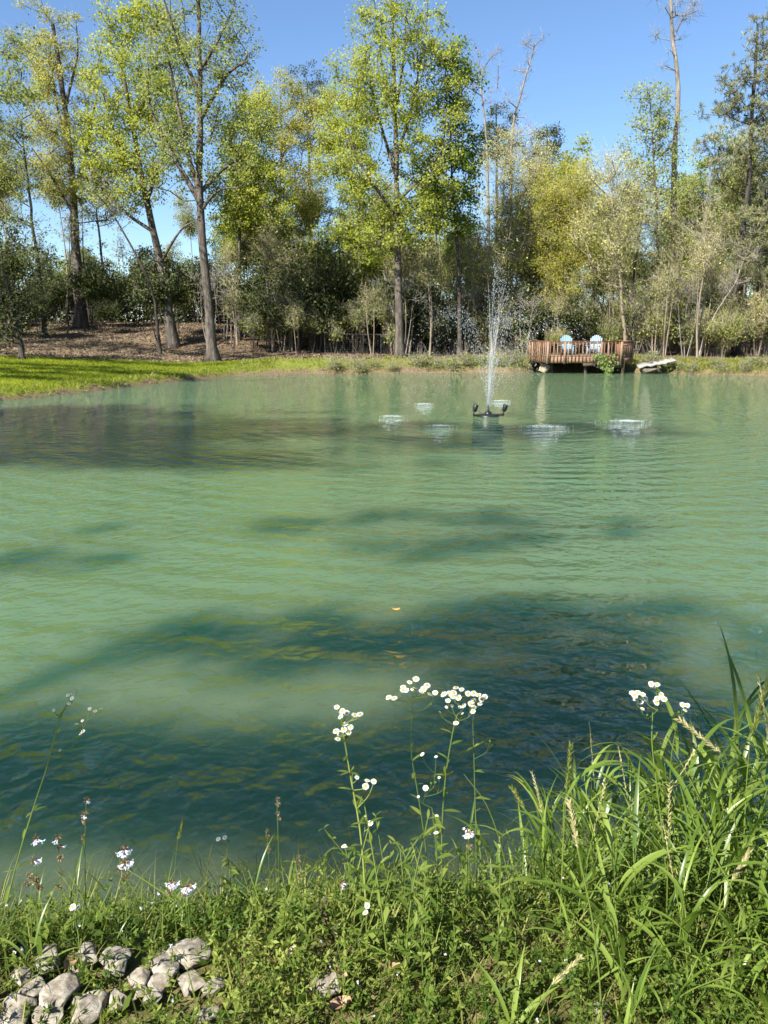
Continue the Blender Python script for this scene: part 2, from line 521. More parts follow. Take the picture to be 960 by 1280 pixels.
dc = sdist((WX[:-1, :-1] + WX[1:, 1:]) / 2, (WY[:-1, :-1] + WY[1:, 1:]) / 2)
kk = kk[dc < 0.9]
water = mk('pond_water', [(np.stack([WX, WY, 0 * WX], -1).reshape(-1, 3), np.stack([kk, kk + 1, kk + len(wx) + 1, kk + len(wx)], -1))], M['water'])
tag(water, kind='structure')

# ------------------------------------------------------------------ trees
KIND = {
    # leaf material, bark, twig material, leaf length, leaf width, leaves per clump, clump radius, twigs per clump
    'lime': ('lime', 'bark', 'twig_grey', 0.145, 0.11, 78, 0.72, 3),
    'yellow': ('yellow', 'bark', 'twig_grey', 0.14, 0.10, 80, 0.74, 4),
    'mid': ('mid', 'bark', 'twig_grey', 0.14, 0.105, 54, 0.70, 4),
    'deep': ('deep', 'bark_dark', 'twig_grey', 0.17, 0.13, 60, 0.66, 3),
    'olive': ('olive', 'bark_dark', 'twig_grey', 0.14, 0.09, 60, 0.72, 6),
    'bud': ('bud', 'bark_tan', 'twig', 0.11, 0.07, 62, 0.85, 10),
    'budgreen': ('olive', 'bark_tan', 'twig', 0.13, 0.085, 58, 0.82, 9),
    'willow': ('willow', 'bark_tan', 'twig', 0.17, 0.05, 90, 0.8, 8),
    'pale': ('pale', 'bark', 'twig_grey', 0.15, 0.115, 34, 0.66, 4),
    'dark': ('dark', 'bark_dark', 'twig_grey', 0.17, 0.10, 60, 0.64, 2),
    'sparse': ('olive', 'bark_dark', 'twig_grey', 0.17, 0.11, 8, 0.6, 7),
    'bare': ('bud', 'bark_pale', 'twig_white', 0.09, 0.03, 2, 0.6, 12),
    'pine': ('pine', 'bark_dark', 'twig_grey', 0.30, 0.04, 130, 0.55, 2),
}


def grow(base, trunk, radii, targets, kind, density=1.0, size=1.0, branch_from=0.35, nside=9, tip=0.015, spread=1.0, limbs=()):
    """skeleton from a trunk line to crown points; returns wood chunks and leaf chunks (relative to base)"""
    lm, bk, tw, ll, lw, per, cr, ntw = KIND[kind]
    wood = polytube(trunk - base, radii, nside, True, 0.05)
    k0 = int(len(trunk) * branch_from)
    nodes = [p for p in trunk[k0:]]
    rad0 = list(radii[k0:])
    for lp_, lr_ in limbs:
        wood += polytube(lp_ - base, lr_, 7, True, 0.04)
        nodes += [p for p in lp_[2:]]; rad0 += list(lr_[2:])
    roots = np.array(nodes)
    par = [-1] * len(nodes)
    nt_ = len(nodes)
    if len(targets):
        dt = np.min(np.linalg.norm(targets[:, None] - roots[None], axis=2), axis=1)
        for c in targets[np.argsort(dt)]:
            N = np.array(nodes)
            dv = c - N
            dd = np.linalg.norm(dv, axis=1)
            up = dv[:, 2] / np.maximum(dd, 1e-6)
            cost = dd * (1 + 1.4 * np.clip(0.35 - up, 0, 2))
            cost[-1 if False else 0] += 0
            i = int(np.argmin(cost))
            a = N[i]; L = dd[i]
            if L > 1.4:
                for f in ((0.5,) if L < 3.5 else (0.33, 0.67)):
                    q = a + (c - a) * f + rng.standard_normal(3) * 0.07 * L + np.array([0, 0, (-0.06 if kind == 'pine' else 0.05) * L])
                    nodes.append(q); par.append(i); i = len(nodes) - 1
            nodes.append(c); par.append(i)
    N = np.array(nodes); par = np.array(par)
    r = np.zeros(len(N)); ch = np.zeros(len(N))
    for i in range(len(N) - 1, nt_ - 1, -1):
        if r[i] == 0: r[i] = tip ** 2.1
        if par[i] >= 0: r[par[i]] += r[i] if par[i] >= nt_ else 0
    rr = r ** (1 / 2.1)
    br = np.arange(nt_, len(N))
    if len(br):
        pr = par[br]
        pw = np.where(pr < nt_, np.minimum(rr[br] * 1.25, np.array(rad0 + [0] * (len(N) - nt_))[np.minimum(pr, len(N) - 1)]), np.minimum(rr[pr], rr[br] * 1.5))
        wood.append(tubes(N[pr] - base, N[br] - base, pw, rr[br], 5))
    lv = []
    nc = len(targets)
    if nc:
        if ntw:
            k = int(ntw)
            pp = np.repeat(targets, k, 0) + rng.standard_normal((nc * k, 3)) * cr * 0.25
            vec = rand_dirs(nc * k, 0.5 if kind != 'willow' else -0.6) * rng.uniform(0.5, 1.3, (nc * k, 1)) * cr * 1.15
            wood.append(spikes(pp - base, vec, 0.010 if ntw < 9 else 0.012) + (1,))
        k = max(1, int(per * density))
        ctint = rng.uniform(0, 1, nc)
        jr = rng.uniform(0.6, 1.35, nc)[:, None] * cr * spread
        off = rand_dirs(nc * k) * (rng.uniform(0, 1, (nc * k, 1)) ** 0.5)
        off[:, 2] *= 0.7
        pos = np.repeat(targets, k, 0) + off * np.repeat(jr, k, 0)
        tint = np.clip(np.repeat(ctint, k) * 0.5 + rng.uniform(0, 0.5, nc * k), 0, 1)
        if kind == 'pine':
            # tufts of needles at shoot ends
            q = 7
            cen = np.repeat(targets, q, 0) + rand_dirs(nc * q, 0.3) * rng.uniform(0.2, 1.0, (nc * q, 1)) * cr * 1.2
            kk_ = max(4, k // q)
            pos = np.repeat(cen, kk_, 0)
            ax = rand_dirs(nc * q * kk_, 0.5)
            tint = np.clip(np.repeat(np.repeat(ctint, q), kk_) * 0.4 + rng.uniform(0, 0.6, nc * q * kk_), 0, 1)
        elif kind == 'willow':
            ax = rand_dirs(nc * k, -0.7)
        else:
            ax = rand_dirs(nc * k, -0.15)
        s = rng.uniform(0.6, 1.25, len(pos)) * size
        lv.append(leaves(pos - base, ax, ll * s, lw * s, tint, 0.15, 1.1))
    return wood, lv


def blob_points(blobs, n, y, squash=1.0):
    """n points spread through crown blobs given as photo ellipses (u, v, ru, rv) at distance y"""
    wts = np.array([bl[2] * bl[3] for bl in blobs], float); wts /= wts.sum()
    out = []
    for bl, wt in zip(blobs, wts):
        k = max(2, int(round(n * wt)))
        c = P(bl[0], bl[1], y); rx = bl[2] / F * y; rz = bl[3] / F * y
        d = rand_dirs(k) * rng.uniform(0.15, 1.0, (k, 1)) ** (1 / 2.2)
        out.append(c + d * np.array([rx, rx * squash, rz]))
    return np.concatenate(out)


def finish_tree(name, label, cat, base, wood, lv, kind, group=None):
    lm, bk, tw = KIND[kind][:3]
    t = thing(name, label, cat, base, 0, group)
    mk('trunk', wood, [M[bk], M[tw]], t)
    if lv: mk('crown', lv, M[lm], t, smooth=False)
    return t


def tree(name, label, trunk, y, r, blobs, ncl, kind, density=1.0, size=1.0, group=None, bf=0.3, cat='tree', top=0.25, tip=0.015, limbs=()):
    pts = [P(u, v, y) for u, v in trunk]
    b0 = pts[0].copy(); b0[2] = gz(b0[0], y) - 0.05
    pts[0] = b0
    tr = catmull(pts, 16)
    tr[1:-1, 1] += rng.standard_normal(14) * 0.08
    f = np.linspace(0, 1, 16)
    rad = r * (1 - (1 - top) * f ** 0.85); rad[0] *= 1.5; rad[1] *= 1.08
    tg = blob_points(blobs, ncl, y) if blobs else np.zeros((0, 3))
    lb = []
    for lm_ in limbs:
        q = np.array([P(u, v, y) for u, v in lm_[1:]])
        ydev = rng.uniform(-1.4, 1.4)
        q[:, 1] += ydev * np.linspace(0, 1, len(q)) ** 1.2
        lb.append((catmull(q, 9), lm_[0] * (1 - .7 * np.linspace(0, 1, 9))))
    wood, lv = grow(b0, tr, rad, tg, kind, density, size, bf, tip=tip, limbs=lb)
    return finish_tree(name, label, cat, b0, wood, lv, kind, group)


tree('small_tree', 'small dark leafy tree with a slanting trunk on the lawn edge', [(27, 446), (23, 415), (14, 375), (2, 330)], 42, 0.17,
     [(5, 345, 42, 50), (38, 395, 28, 35), (0, 410, 30, 30), (55, 330, 20, 25)], 100, 'dark', 0.55)
tree('thin_tree', 'thin dark tree with a narrow olive crown rising behind the small lawn tree', [(57, 428), (48, 340), (36, 240), (26, 150)], 55, 0.17,
     [(8, 130, 34, 60), (15, 220, 42, 55), (28, 300, 32, 36), (20, 70, 20, 30)], 170, 'olive', 1.0)
tree('yellow_tree', 'tallest yellow-topped tree with thick dark trunk standing on the leaf litter', [(101, 408), (95, 310), (90, 220), (78, 110), (66, 30)], 60, 0.42,
     [(62, 42, 36, 42), (82, 125, 46, 60), (48, 110, 30, 55), (98, 215, 42, 55), (62, 200, 30, 50), (120, 250, 30, 30)], 330, 'yellow', 1.0, limbs=[(.16, (92, 245), (106, 190), (113, 140), (118, 95)), (.14, (88, 190), (68, 130), (55, 60)), (.12, (82, 130), (95, 70), (92, 25)), (.12, (93, 270), (70, 225), (50, 190))])
tree('slender_tree', 'thin dark tree with few leaves just beside the thick yellow-topped tree', [(135, 402), (124, 290), (116, 200)], 64, 0.14,
     [(120, 200, 26, 50), (130, 260, 26, 26)], 50, 'sparse')
tree('sapling', 'pale straight sapling in front of the thick yellow-topped tree', [(86, 432), (84, 370), (91, 290)], 54, 0.06, [(92, 290, 14, 30)], 14, 'sparse', 0.6)
tree('leaning_sapling', 'pale slender sapling leaning over beside the strongly leaning lime tree', [(200, 442), (190, 362), (160, 300), (130, 252), (112, 240)], 49, 0.10,
     [(125, 235, 26, 18), (150, 270, 20, 18)], 26, 'sparse', 0.8)
tree('leaning_tree', 'tall lime-leaved tree whose thick trunk leans strongly away from the water', [(217, 433), (204, 345), (183, 250), (166, 160), (152, 80)], 52, 0.34,
     [(150, 100, 50, 50), (192, 60, 40, 50), (130, 185, 42, 42), (185, 185, 60, 50), (150, 225, 50, 38), (150, 20, 30, 30), (200, 130, 40, 40)], 420, 'lime', 1.0, limbs=[(.13, (192, 290), (160, 268), (125, 232), (95, 220)), (.15, (184, 250), (205, 195), (225, 140)), (.13, (178, 225), (150, 180), (135, 120)), (.12, (165, 160), (190, 100), (200, 45)), (.1, (200, 330), (228, 290), (250, 280))])
tree('waterside_tree', 'large rough grey tree at the corner of the lawn with airy light green crown', [(267, 451), (261, 390), (250, 255), (250, 150), (249, 60), (247, -50)], 46, 0.33,
     [(250, 20, 55, 60), (293, 80, 32, 55), (205, 55, 32, 50), (232, 130, 60, 60), (215, 205, 52, 45), (292, 195, 34, 40), (240, -45, 50, 40), (280, 130, 30, 40)], 330, 'mid', 0.85, bf=0.45, limbs=[(.17, (247, 248), (222, 205), (192, 150), (180, 110)), (.15, (248, 240), (232, 180), (218, 110), (205, 40)), (.14, (249, 242), (278, 208), (305, 188)), (.14, (250, 150), (285, 98), (314, 84)), (.13, (250, 120), (228, 65), (212, 10)), (.12, (249, 90), (275, 40), (290, 0)), (.11, (247, 270), (272, 240), (300, 236))])
tree('lime_tree', 'bright lime tree behind the large rough grey waterside tree', [(298, 425), (299, 330), (301, 220), (306, 150)], 56, 0.17,
     [(306, 180, 34, 48), (300, 245, 42, 50), (338, 245, 34, 45), (322, 140, 26, 26)], 230, 'lime', 1.25)
tree('broadleaf_tree', 'yellow-green rounded tree below the dark pine top', [(347, 435), (346, 310), (352, 180), (350, 120)], 62, 0.2,
     [(348, 135, 36, 38), (375, 185, 40, 50), (350, 255, 50, 50), (392, 275, 44, 45), (405, 160, 26, 40)], 320, 'yellow', 1.25)
tree('pine_tree', 'dark pine top rising behind the yellow-green rounded tree', [(392, 430), (387, 220), (384, 105)], 76, 0.22,
     [(384, 102, 24, 18), (404, 122, 16, 14), (366, 120, 14, 10), (395, 140, 16, 10)], 46, 'dark', 1.0)
tree('lime_tree', 'vivid lime tree leaning on the flank of the tallest lime tree', [(430, 442), (436, 310), (440, 180)], 57, 0.15,
     [(428, 150, 30, 36), (440, 205, 28, 48), (418, 190, 24, 30), (452, 262, 38, 48), (430, 315, 48, 34), (470, 320, 30, 30)], 260, 'lime', 1.3)
tree('tall_lime_tree', 'tallest lime tree with straight trunk standing alone on the far bank', [(500, 447), (498, 350), (496, 270), (495, 180), (492, 80), (490, -5)], 48, 0.26,
     [(492, 25, 58, 42), (500, 85, 74, 58), (455, 112, 40, 40), (478, 170, 70, 52), (442, 85, 24, 32), (538, 160, 48, 56), (500, 240, 70, 40), (470, 290, 50, 36), (540, 95, 30, 40), (530, 280, 35, 30)], 440, 'lime', 0.85, bf=0.28, limbs=[(.12, (496, 272), (470, 235), (445, 195), (432, 150)), (.12, (496, 252), (530, 220), (560, 180)), (.11, (495, 220), (475, 150), (460, 85)), (.11, (495, 200), (515, 130), (530, 50)), (.1, (497, 305), (540, 278), (570, 250)), (.1, (497, 315), (455, 292), (425, 272)), (.09, (494, 140), (505, 70), (508, 10)), (.09, (494, 150), (478, 80), (472, 20))])
tree('dark_green_tree', 'deep green dense tree pressed against the tallest lime tree', [(575, 440), (573, 330), (566, 240), (562, 120)], 50, 0.15,
     [(572, 105, 26, 48), (577, 170, 26, 46), (560, 222, 44, 38), (545, 262, 40, 28), (580, 258, 24, 38), (562, 70, 14, 26)], 210, 'deep', 0.95)
tree('dead_tree', 'leafless silvery tree with crooked forked top above the dark conifer', [(612, 425), (609, 200), (602, 120), (596, 90)], 70, 0.15,
     [(590, 75, 20, 24), (616, 78, 14, 20), (605, 110, 20, 20)], 30, 'bare', tip=0.028)
tree('dead_tree', 'leafless silvery tree with one long slanting limb against the sky', [(640, 425), (639, 190), (652, 115), (667, 62)], 70, 0.17,
     [(668, 60, 14, 18), (657, 88, 14, 18), (641, 130, 14, 16), (648, 160, 14, 14)], 28, 'bare', tip=0.028)
tree('conifer', 'dark conifer top at the foot of the silvery dead limbs', [(622, 425), (621, 250), (620, 130)], 73, 0.2, [(622, 155, 20, 22), (612, 180, 22, 24), (632, 185, 18, 20)], 60, 'dark', 1.3)
tree('conifer', 'dark conifer top behind the tan bare trees and the willow', [(685, 425), (684, 250), (684, 160)], 70, 0.2, [(684, 180, 22, 20), (676, 205, 24, 26)], 60, 'dark', 1.3)
tree('tan_tree', 'tan budding tree behind the fountain spray', [(626, 430), (626, 310), (632, 190)], 58, 0.13,
     [(628, 225, 38, 55), (652, 200, 34, 38), (618, 320, 44, 60), (650, 270, 34, 50)], 230, 'bud', 0.95)
tree('tan_tree', 'tan budding tree between the spray and the yellow willow', [(666, 432), (663, 310), (661, 200)], 56, 0.13,
     [(662, 255, 40, 60), (690, 320, 40, 60), (668, 200, 24, 30), (650, 370, 40, 40)], 230, 'bud', 0.95)
tree('willow_tree', 'yellow-green willow tree standing behind the wooden deck', [(712, 441), (706, 340), (700, 225)], 54, 0.14,
     [(700, 232, 34, 38), (716, 280, 36, 50), (690, 300, 30, 50), (708, 350, 36, 46)], 250, 'willow', 1.0)
tree('dark_stemmed_tree', 'half-bare tree with crooked dark stem behind the deck rail end', [(783, 443), (776, 360), (770, 275), (760, 215)], 51, 0.12,
     [(765, 220, 36, 36), (792, 280, 40, 50), (750, 290, 36, 50), (775, 250, 34, 34)], 170, 'bud', 0.9, tip=0.016)
tree('dead_pine', 'tall dead trunk with bare forked crown towering above the wood', [(842, 440), (842, 300), (843, 200), (848, 110), (842, 50), (835, -40)], 58, 0.24,
     [(835, 5, 24, 30), (856, 30, 18, 22), (828, 45, 16, 10), (862, 0, 14, 26), (833, 75, 14, 12)], 34, 'bare', bf=0.66, tip=0.026, top=0.4)
tree('pale_green_tree', 'airy pale green tree leaning on the tall dead trunk', [(822, 441), (822, 310), (816, 180), (812, 120)], 56, 0.12,
     [(814, 130, 28, 34), (805, 182, 28, 36), (832, 222, 26, 40), (808, 232, 22, 26), (840, 160, 20, 40)], 170, 'pale', 1.0)
tree('tall_pine', 'tall open-branched pine with drooping grey-green tufts near the dead trunk', [(920, 441), (926, 330), (935, 230), (942, 120), (947, 30)], 52, 0.24,
     [(952, 45, 18, 35), (916, 108, 30, 28), (898, 145, 36, 14), (946, 120, 30, 40), (908, 182, 42, 16), (930, 210, 42, 24), (962, 180, 30, 50), (885, 205, 20, 10), (970, 80, 20, 40)], 105, 'pine', 1.1)
tree('round_tree', 'rounded mid-green tree crown between the dead trunk and the tall pine', [(884, 440), (884, 330), (886, 240)], 68, 0.18, [(886, 255, 46, 32), (868, 300, 50, 40), (925, 275, 36, 40)], 220, 'mid', 1.6)
tree('forked_sapling', 'pale leafless sapling leaning low over the bank beyond the stone slab', [(872, 446), (892, 395), (918, 355), (940, 300)], 49, 0.07, [(938, 310, 20, 24), (925, 350, 16, 14)], 16, 'bare', tip=0.02)
tree('forked_sapling', 'pale leafless upright sapling rising beyond the stone slab', [(884, 444), (880, 370), (881, 300), (862, 255)], 51, 0.06, [(870, 270, 24, 24), (890, 300, 18, 20), (895, 240, 16, 20)], 20, 'bare', tip=0.018)
tree('edge_pine', 'dark-barked pine trunk with olive tufts past the pale saplings', [(946, 446), (950, 340), (956, 230)], 50, 0.15, [(956, 280, 30, 40), (935, 330, 26, 30), (975, 330, 24, 50)], 70, 'pine', 1.0)
for (u, v, rr_, y, ky, lab) in ((740, 250, 40, 60, 'bud', 'tan budding tree just behind the yellow willow'),
                                (800, 300, 46, 57, 'budgreen', 'olive budding tree rising behind the stone slab'),
                                (855, 330, 46, 56, 'budgreen', 'olive budding tree at the foot of the tall dead trunk'),
                                (905, 300, 48, 58, 'bud', 'tan budding tree at the foot of the tall pine'),
                                (950, 260, 46, 60, 'budgreen', 'olive budding tree behind the tall pine'),
                                (590, 330, 40, 55, 'bud', 'tan budding tree under the deep green tree'),
                                (520, 350, 44, 58, 'budgreen', 'olive budding tree behind the trunk of the tallest lime tree'),
                                (385, 350, 46, 56, 'budgreen', 'olive budding tree under the yellow-green rounded tree'),
                                (620, 380, 40, 54, 'bud', 'low tan budding tree behind the jets of the fountain')):
    tree('budding_tree', lab, [(u + 4, 443), (u, v + 60), (u - 4, v - 30)], y, 0.11,
         [(u, v, rr_, rr_ * 1.2), (u + 20, v + 60, rr_, rr_), (u - 22, v + 50, rr_ * 0.9, rr_)], 190, ky, 0.9, group='budding trees in the wood')

# trees beside and behind the viewpoint whose shade falls on the pond and lawn


def shade_tree(label, base, patches, kind, r, ncl_per, dens, group='shade trees on the near side', spread=1.0):
    tg = []
    for (x, y, rx, ry, z, k) in patches:
        c = np.array([x, y, 0.0]) + S_DIR * (z / S_DIR[2])
        q = rng.standard_normal((int(ncl_per * k), 3)) * np.array([rx, ry, 0.3]) * 0.55
        tg.append(c + q)
    tg = np.concatenate(tg)
    b0 = np.array([base[0], base[1], gz(*base) - 0.05])
    topz = tg[:, 2].max() * 0.9
    tr = catmull([b0, b0 + [0.2, 0.1, topz * 0.35], b0 + [0.5, 0.3, topz * 0.7], b0 + [0.4, 0.6, topz]], 16)
    rad = r * (1 - 0.8 * np.linspace(0, 1, 16))
    wood, lv = grow(b0, tr, rad, tg, kind, dens, 1.0, 0.35, spread=spread, tip=0.006)
    return finish_tree('shade_tree', label, 'tree', b0, wood, lv, kind, group)


shade_tree('broad green tree on the near bank shading the dark water by the flowers', (-9.5, -4.0),
           [(-1.9, 3.55, .8, .2, 8, 1.0), (-.9, 3.52, .9, .16, 8, 1.1), (.45, 3.62, .9, .22, 8, 1.0), (1.3, 3.7, .8, .28, 8, .8), (2.2, 4.0, .6, .3, 9, .2),
            (.7, 4.3, .5, .45, 10, .35), (1.3, 4.7, .8, .45, 10, .42), (.9, 5.6, 1.2, .5, 10, .5), (1.8, 5.8, .8, .35, 10.5, .22),
            (1.6, 8.2, 2.0, .5, 11, .3), (.8, 9.2, 1.4, .3, 11, .15), (-1.6, 5.4, 1.4, .2, 10, .25), (-.5, 5.1, 1.0, .2, 10, .2), (-3.2, 7.2, .9, .4, 11, .15), (-.7, 8.6, 1.2, .3, 11, .16)],
           'mid', 0.3, 34, .95, spread=.5)
shade_tree('tall tree on the far side of the near bank shading the middle of the pond', (-18.5, 2.0),
           [(0.5, 17.0, 3.0, 3.0, 17, 1.5), (4.5, 18.0, 3.0, 1.2, 17, 0.8), (-3.0, 13.5, 2.0, 1.0, 15, 0.6)], 'mid', 0.32, 40, 1.3)
shade_tree('tall spreading tree on the lawn bank shading the rippled dark water', (-21.0, 8.0),
           [(-6.5, 16.5, 3.4, 2.2, 15, 4.2), (-9.5, 21.0, 3.4, 2.8, 16, 4.2), (-6.0, 14.5, 2.5, 1.2, 15, 1.0), (-3.5, 18.5, 2.5, 3.0, 17, 1.0), (-5.5, 13.8, 3.0, 1.0, 14, 1.0)], 'lime', 0.34, 45, 1.4)
shade_tree('tree beyond the lawn whose shade crosses the bright grass', (-25.0, 26.0),
           [(-16.0, 35.0, 5.0, 0.9, 12, 1.6), (-12.0, 37.5, 5.0, 0.9, 13, 1.6), (-14.5, 32.2, 3.0, 0.5, 11, 0.8), (-17.0, 39.5, 5.0, 0.7, 12, 1.2)], 'mid', 0.3, 40, 1.2)
shade_tree('tree beyond the lawn shading the leaf litter under the woods', (-31.0, 37.0),
           [(-18.0, 46.0, 5.0, 1.0, 14, 1.0), (-13.0, 44.0, 4.0, 0.7, 13, 0.8), (-21.0, 52.0, 5.0, 2.0, 15, 1.0)], 'mid', 0.3, 40, 1.2)

shade_tree('large tree at the far end of the lawn shading the litter slope', (-40.0, 42.0),
           [(-22.0, 55.0, 6.0, 3.0, 15, 1.6), (-14.0, 52.0, 6.0, 2.0, 15, 1.5), (-9.5, 50.0, 3.0, 1.2, 13, .8), (-18.0, 60.0, 7.0, 3.0, 16, 1.5)], 'mid', 0.34, 45, 1.4)

# understorey: proto plants copied along the edge of the wood


def proto(name, kind, h, r, stems, ncl, label, cat, group, dens=1.0, lo=0.15, tip=0.008, size=1.0):
    base = np.zeros(3); wood = []; tg_all = []; lv_all = []
    lobes = rand_dirs(7, 0.3); lobl = rng.uniform(.6, 1.25, 7)
    for s in range(stems):
        a = rng.uniform(0, 6.28); lean = rng.uniform(0.1, 0.55) * (1 if stems > 1 else 0.25)
        o = np.array([math.cos(a), math.sin(a), 0]) * 0.12 * (stems > 1)
        e = o + np.array([math.cos(a) * lean * r, math.sin(a) * lean * r, h * rng.uniform(0.75, 0.95)])
        tr = catmull([o - [0, 0, 0.08], o * 1.3 + (e - o) * 0.4 + rng.standard_normal(3) * 0.05 * h * 0.5, e], 9)
        k = ncl // stems
        d = rand_dirs(k)
        d = d * ((np.clip(d @ lobes.T, 0, 1) ** 5 * lobl).max(1) * .85 + .25)[:, None] * rng.uniform(0.1, 1, (k, 1)) ** 0.5
        tg = np.array([e[0] * 0.6, e[1] * 0.6, h * (lo + 1) / 2]) + d * np.array([r, r, h * (1 - lo) / 2])
        w_, l_ = grow(base, tr, np.linspace(0.011 * h ** 0.9 / max(1, stems * 0.5), 0.01, 9), tg, kind, dens, size, 0.1, 6, tip)
        wood += w_; lv_all += l_
    lm, bk, tw = KIND[kind][:3]
    t = thing(name, label, cat, (0, 0, 0), 0, group)
    t['kindword'] = label
    mk('stem', wood, [M[bk], M[tw]], t)
    mk('foliage', lv_all, M[lm], t, smooth=False)
    return t


_used = set()


MARKS = [(60, 'behind the small lawn tree'), (125, 'near the thick yellow-topped tree'), (185, 'beside the leaning sapling'), (240, 'beside the strongly leaning lime tree'), (285, 'behind the large grey waterside tree'),
         (340, 'behind the bright lime tree'), (400, 'below the dark pine top'), (465, 'on the lawn side of the tallest lime tree'), (530, 'close by the trunk of the tallest lime tree'), (590, 'under the deep green dense tree'),
         (650, 'behind the fountain jet'), (700, 'behind the lawn side end of the deck'), (760, 'behind the two deck chairs'), (810, 'behind the pale slab'), (860, 'under the tall dead trunk'), (910, 'behind the pale saplings'), (965, 'under the tall pine'), (1e9, 'past the tall pine')]


def scatter(protos, spots, smin, smax, labelf=None):
    for k, (x, y) in enumerate(spots):
        p = protos[k % len(protos)]
        s = rng.uniform(smin, smax)
        o = p if p.name not in _used else dup(p)
        _used.add(p.name)
        o.location = (x, y, gz(x, y) - 0.03)
        o.rotation_euler = (0, 0, rng.uniform(0, 6.28))
        o.scale = (s, s, s * rng.uniform(0.85, 1.2))
        u = 480 + 960 * x / y
        o['label'] = protos[k % len(protos)]['kindword'] + ' ' + next(t for m_, t in MARKS if u < m_)


def band(n, x0, x1, y0, y1, keep=None):
    out = []
    tries = 0
    while len(out) < n and tries < 20000:
        tries += 1
        x = rng.uniform(x0, x1); y = rng.uniform(y0, y1)
        if keep and not keep(x, y): continue
        if any((x - a) ** 2 + (y - c) ** 2 < 0.6 for a, c in out): continue
        out.append((x, y))
    return out


def past_lawn(margin):
    def f(x, y):
        d, L = lawn_at(np.array([x]), np.array([y]))
        return float(d[0]) > float(L[0]) + margin
    return f


G1 = 'evergreen shrubs in the dark understorey behind the litter slope'
sh = [proto('evergreen_shrub', 'dark', 3.6, 1.5, 3, 60, 'dark evergreen shrub in the understorey', 'shrub', G1, 0.8),
      proto('evergreen_shrub', 'dark', 5.0, 1.7, 2, 75, 'dark evergreen shrub in the understorey', 'shrub', G1, 0.7)]
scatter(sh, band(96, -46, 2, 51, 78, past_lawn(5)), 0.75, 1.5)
G2 = 'olive shrubs at the wood edge along the far bank'
s2 = [proto('olive_shrub', 'olive', 3.0, 1.4, 5, 60, 'olive-leaved shrub at the wood edge', 'shrub', G2, 0.7, size=.8),
      proto('olive_shrub', 'dark', 4.5, 1.6, 4, 70, 'dark-leaved shrub at the wood edge', 'shrub', G2, 0.6, size=.9)]
scatter(s2, band(22, -8, 8, 52, 58, past_lawn(2.0)) + band(30, 8, 30, 48.5, 56, past_lawn(2.0)), 0.6, 1.2)
G3 = 'twiggy brush at the foot of the wood'
s3 = [proto('twiggy_brush', 'budgreen', 3.2, 1.3, 5, 60, 'tangled tan twiggy bush', 'shrub', G3, 0.8),
      proto('twiggy_brush', 'bud', 4.2, 1.3, 5, 70, 'tangled tan twiggy bush', 'shrub', G3, 0.6),
      proto('twiggy_brush', 'sparse', 3.8, 1.1, 4, 40, 'tangled tan twiggy bush', 'shrub', G3, 1.2),
      proto('twiggy_brush', 'sparse', 4.6, 1.5, 6, 50, 'tangled tan twiggy bush', 'shrub', G3, 1.0)]
scatter(s3[2:], band(30, -9, 9, 49, 56, past_lawn(2.0)), 0.6, 1.2)
scatter(sh, band(26, -9, 9, 53, 60, past_lawn(3.0)), 0.6, 1.1)
scatter(s3, band(26, 9, 30, 48, 55, past_lawn(1.8)), 0.6, 1.2)
G4 = 'slender trunks in the wood'
s4 = [proto('slender_tree', 'sparse', 11, 1.6, 1, 34, 'slender thin-leaved tree', 'tree', G4, 1.2, 0.45),
      proto('slender_tree', 'budgreen', 12, 1.8, 1, 60, 'slender thin-leaved tree', 'tree', G4, 1.0, 0.4)]
scatter(s4, band(34, -40, 2, 58, 80, past_lawn(6)) + band(30, -2, 36, 52, 66, past_lawn(4)), 0.7, 1.25)
G8 = 'pale saplings at the wood edge'
s8 = [proto('pale_sapling', 'budgreen', 6.5, 1.0, 2, 22, 'pale thin-stemmed sapling', 'tree', G8, 0.35, 0.3, 0.012),
      proto('pale_sapling', 'bud', 7.5, 1.1, 2, 26, 'pale thin-stemmed sapling', 'tree', G8, 0.35, 0.35, 0.012),
      proto('pale_sapling', 'bare', 5.0, 1.3, 3, 16, 'pale thin-stemmed sapling', 'tree', G8, 1.0, 0.2, 0.010)]
scatter(s8, band(30, -12, 9, 49.5, 57, past_lawn(2.0)) + band(28, 9, 30, 47.5, 54, past_lawn(1.5)), 0.6, 1.25)
G5 = 'leafy trees filling the back of the wood'
s5 = [proto('wood_tree', 'lime', 13, 3.0, 1, 130, 'leafy wood tree far back', 'tree', G5, 1.3, 0.3, size=1.25),
      proto('wood_tree', 'mid', 14, 3.0, 1, 130, 'leafy wood tree far back', 'tree', G5, 1.5, 0.25, size=1.25),
      proto('wood_tree', 'olive', 12, 3.2, 1, 130, 'leafy wood tree far back', 'tree', G5, 1.6, 0.1, size=1.25)]
scatter(s5, band(14, -14, 4, 64, 82) + band(36, 4, 52, 60, 84), 0.8, 1.15)
G6 = 'dark trees closing the back of the wood'
s6 = [proto('back_tree', 'dark', 9, 3.0, 1, 120, 'dark leafy tree closing the wood', 'tree', G6, 1.3, 0.02, size=1.4),
      proto('back_tree', 'olive', 10, 3.2, 1, 130, 'dark leafy tree closing the wood', 'tree', G6, 1.6, 0.02, size=1.4)]
scatter(s6, band(44, -62, -6, 80, 100) + band(50, -10, 64, 70, 100), 0.55, 0.95)

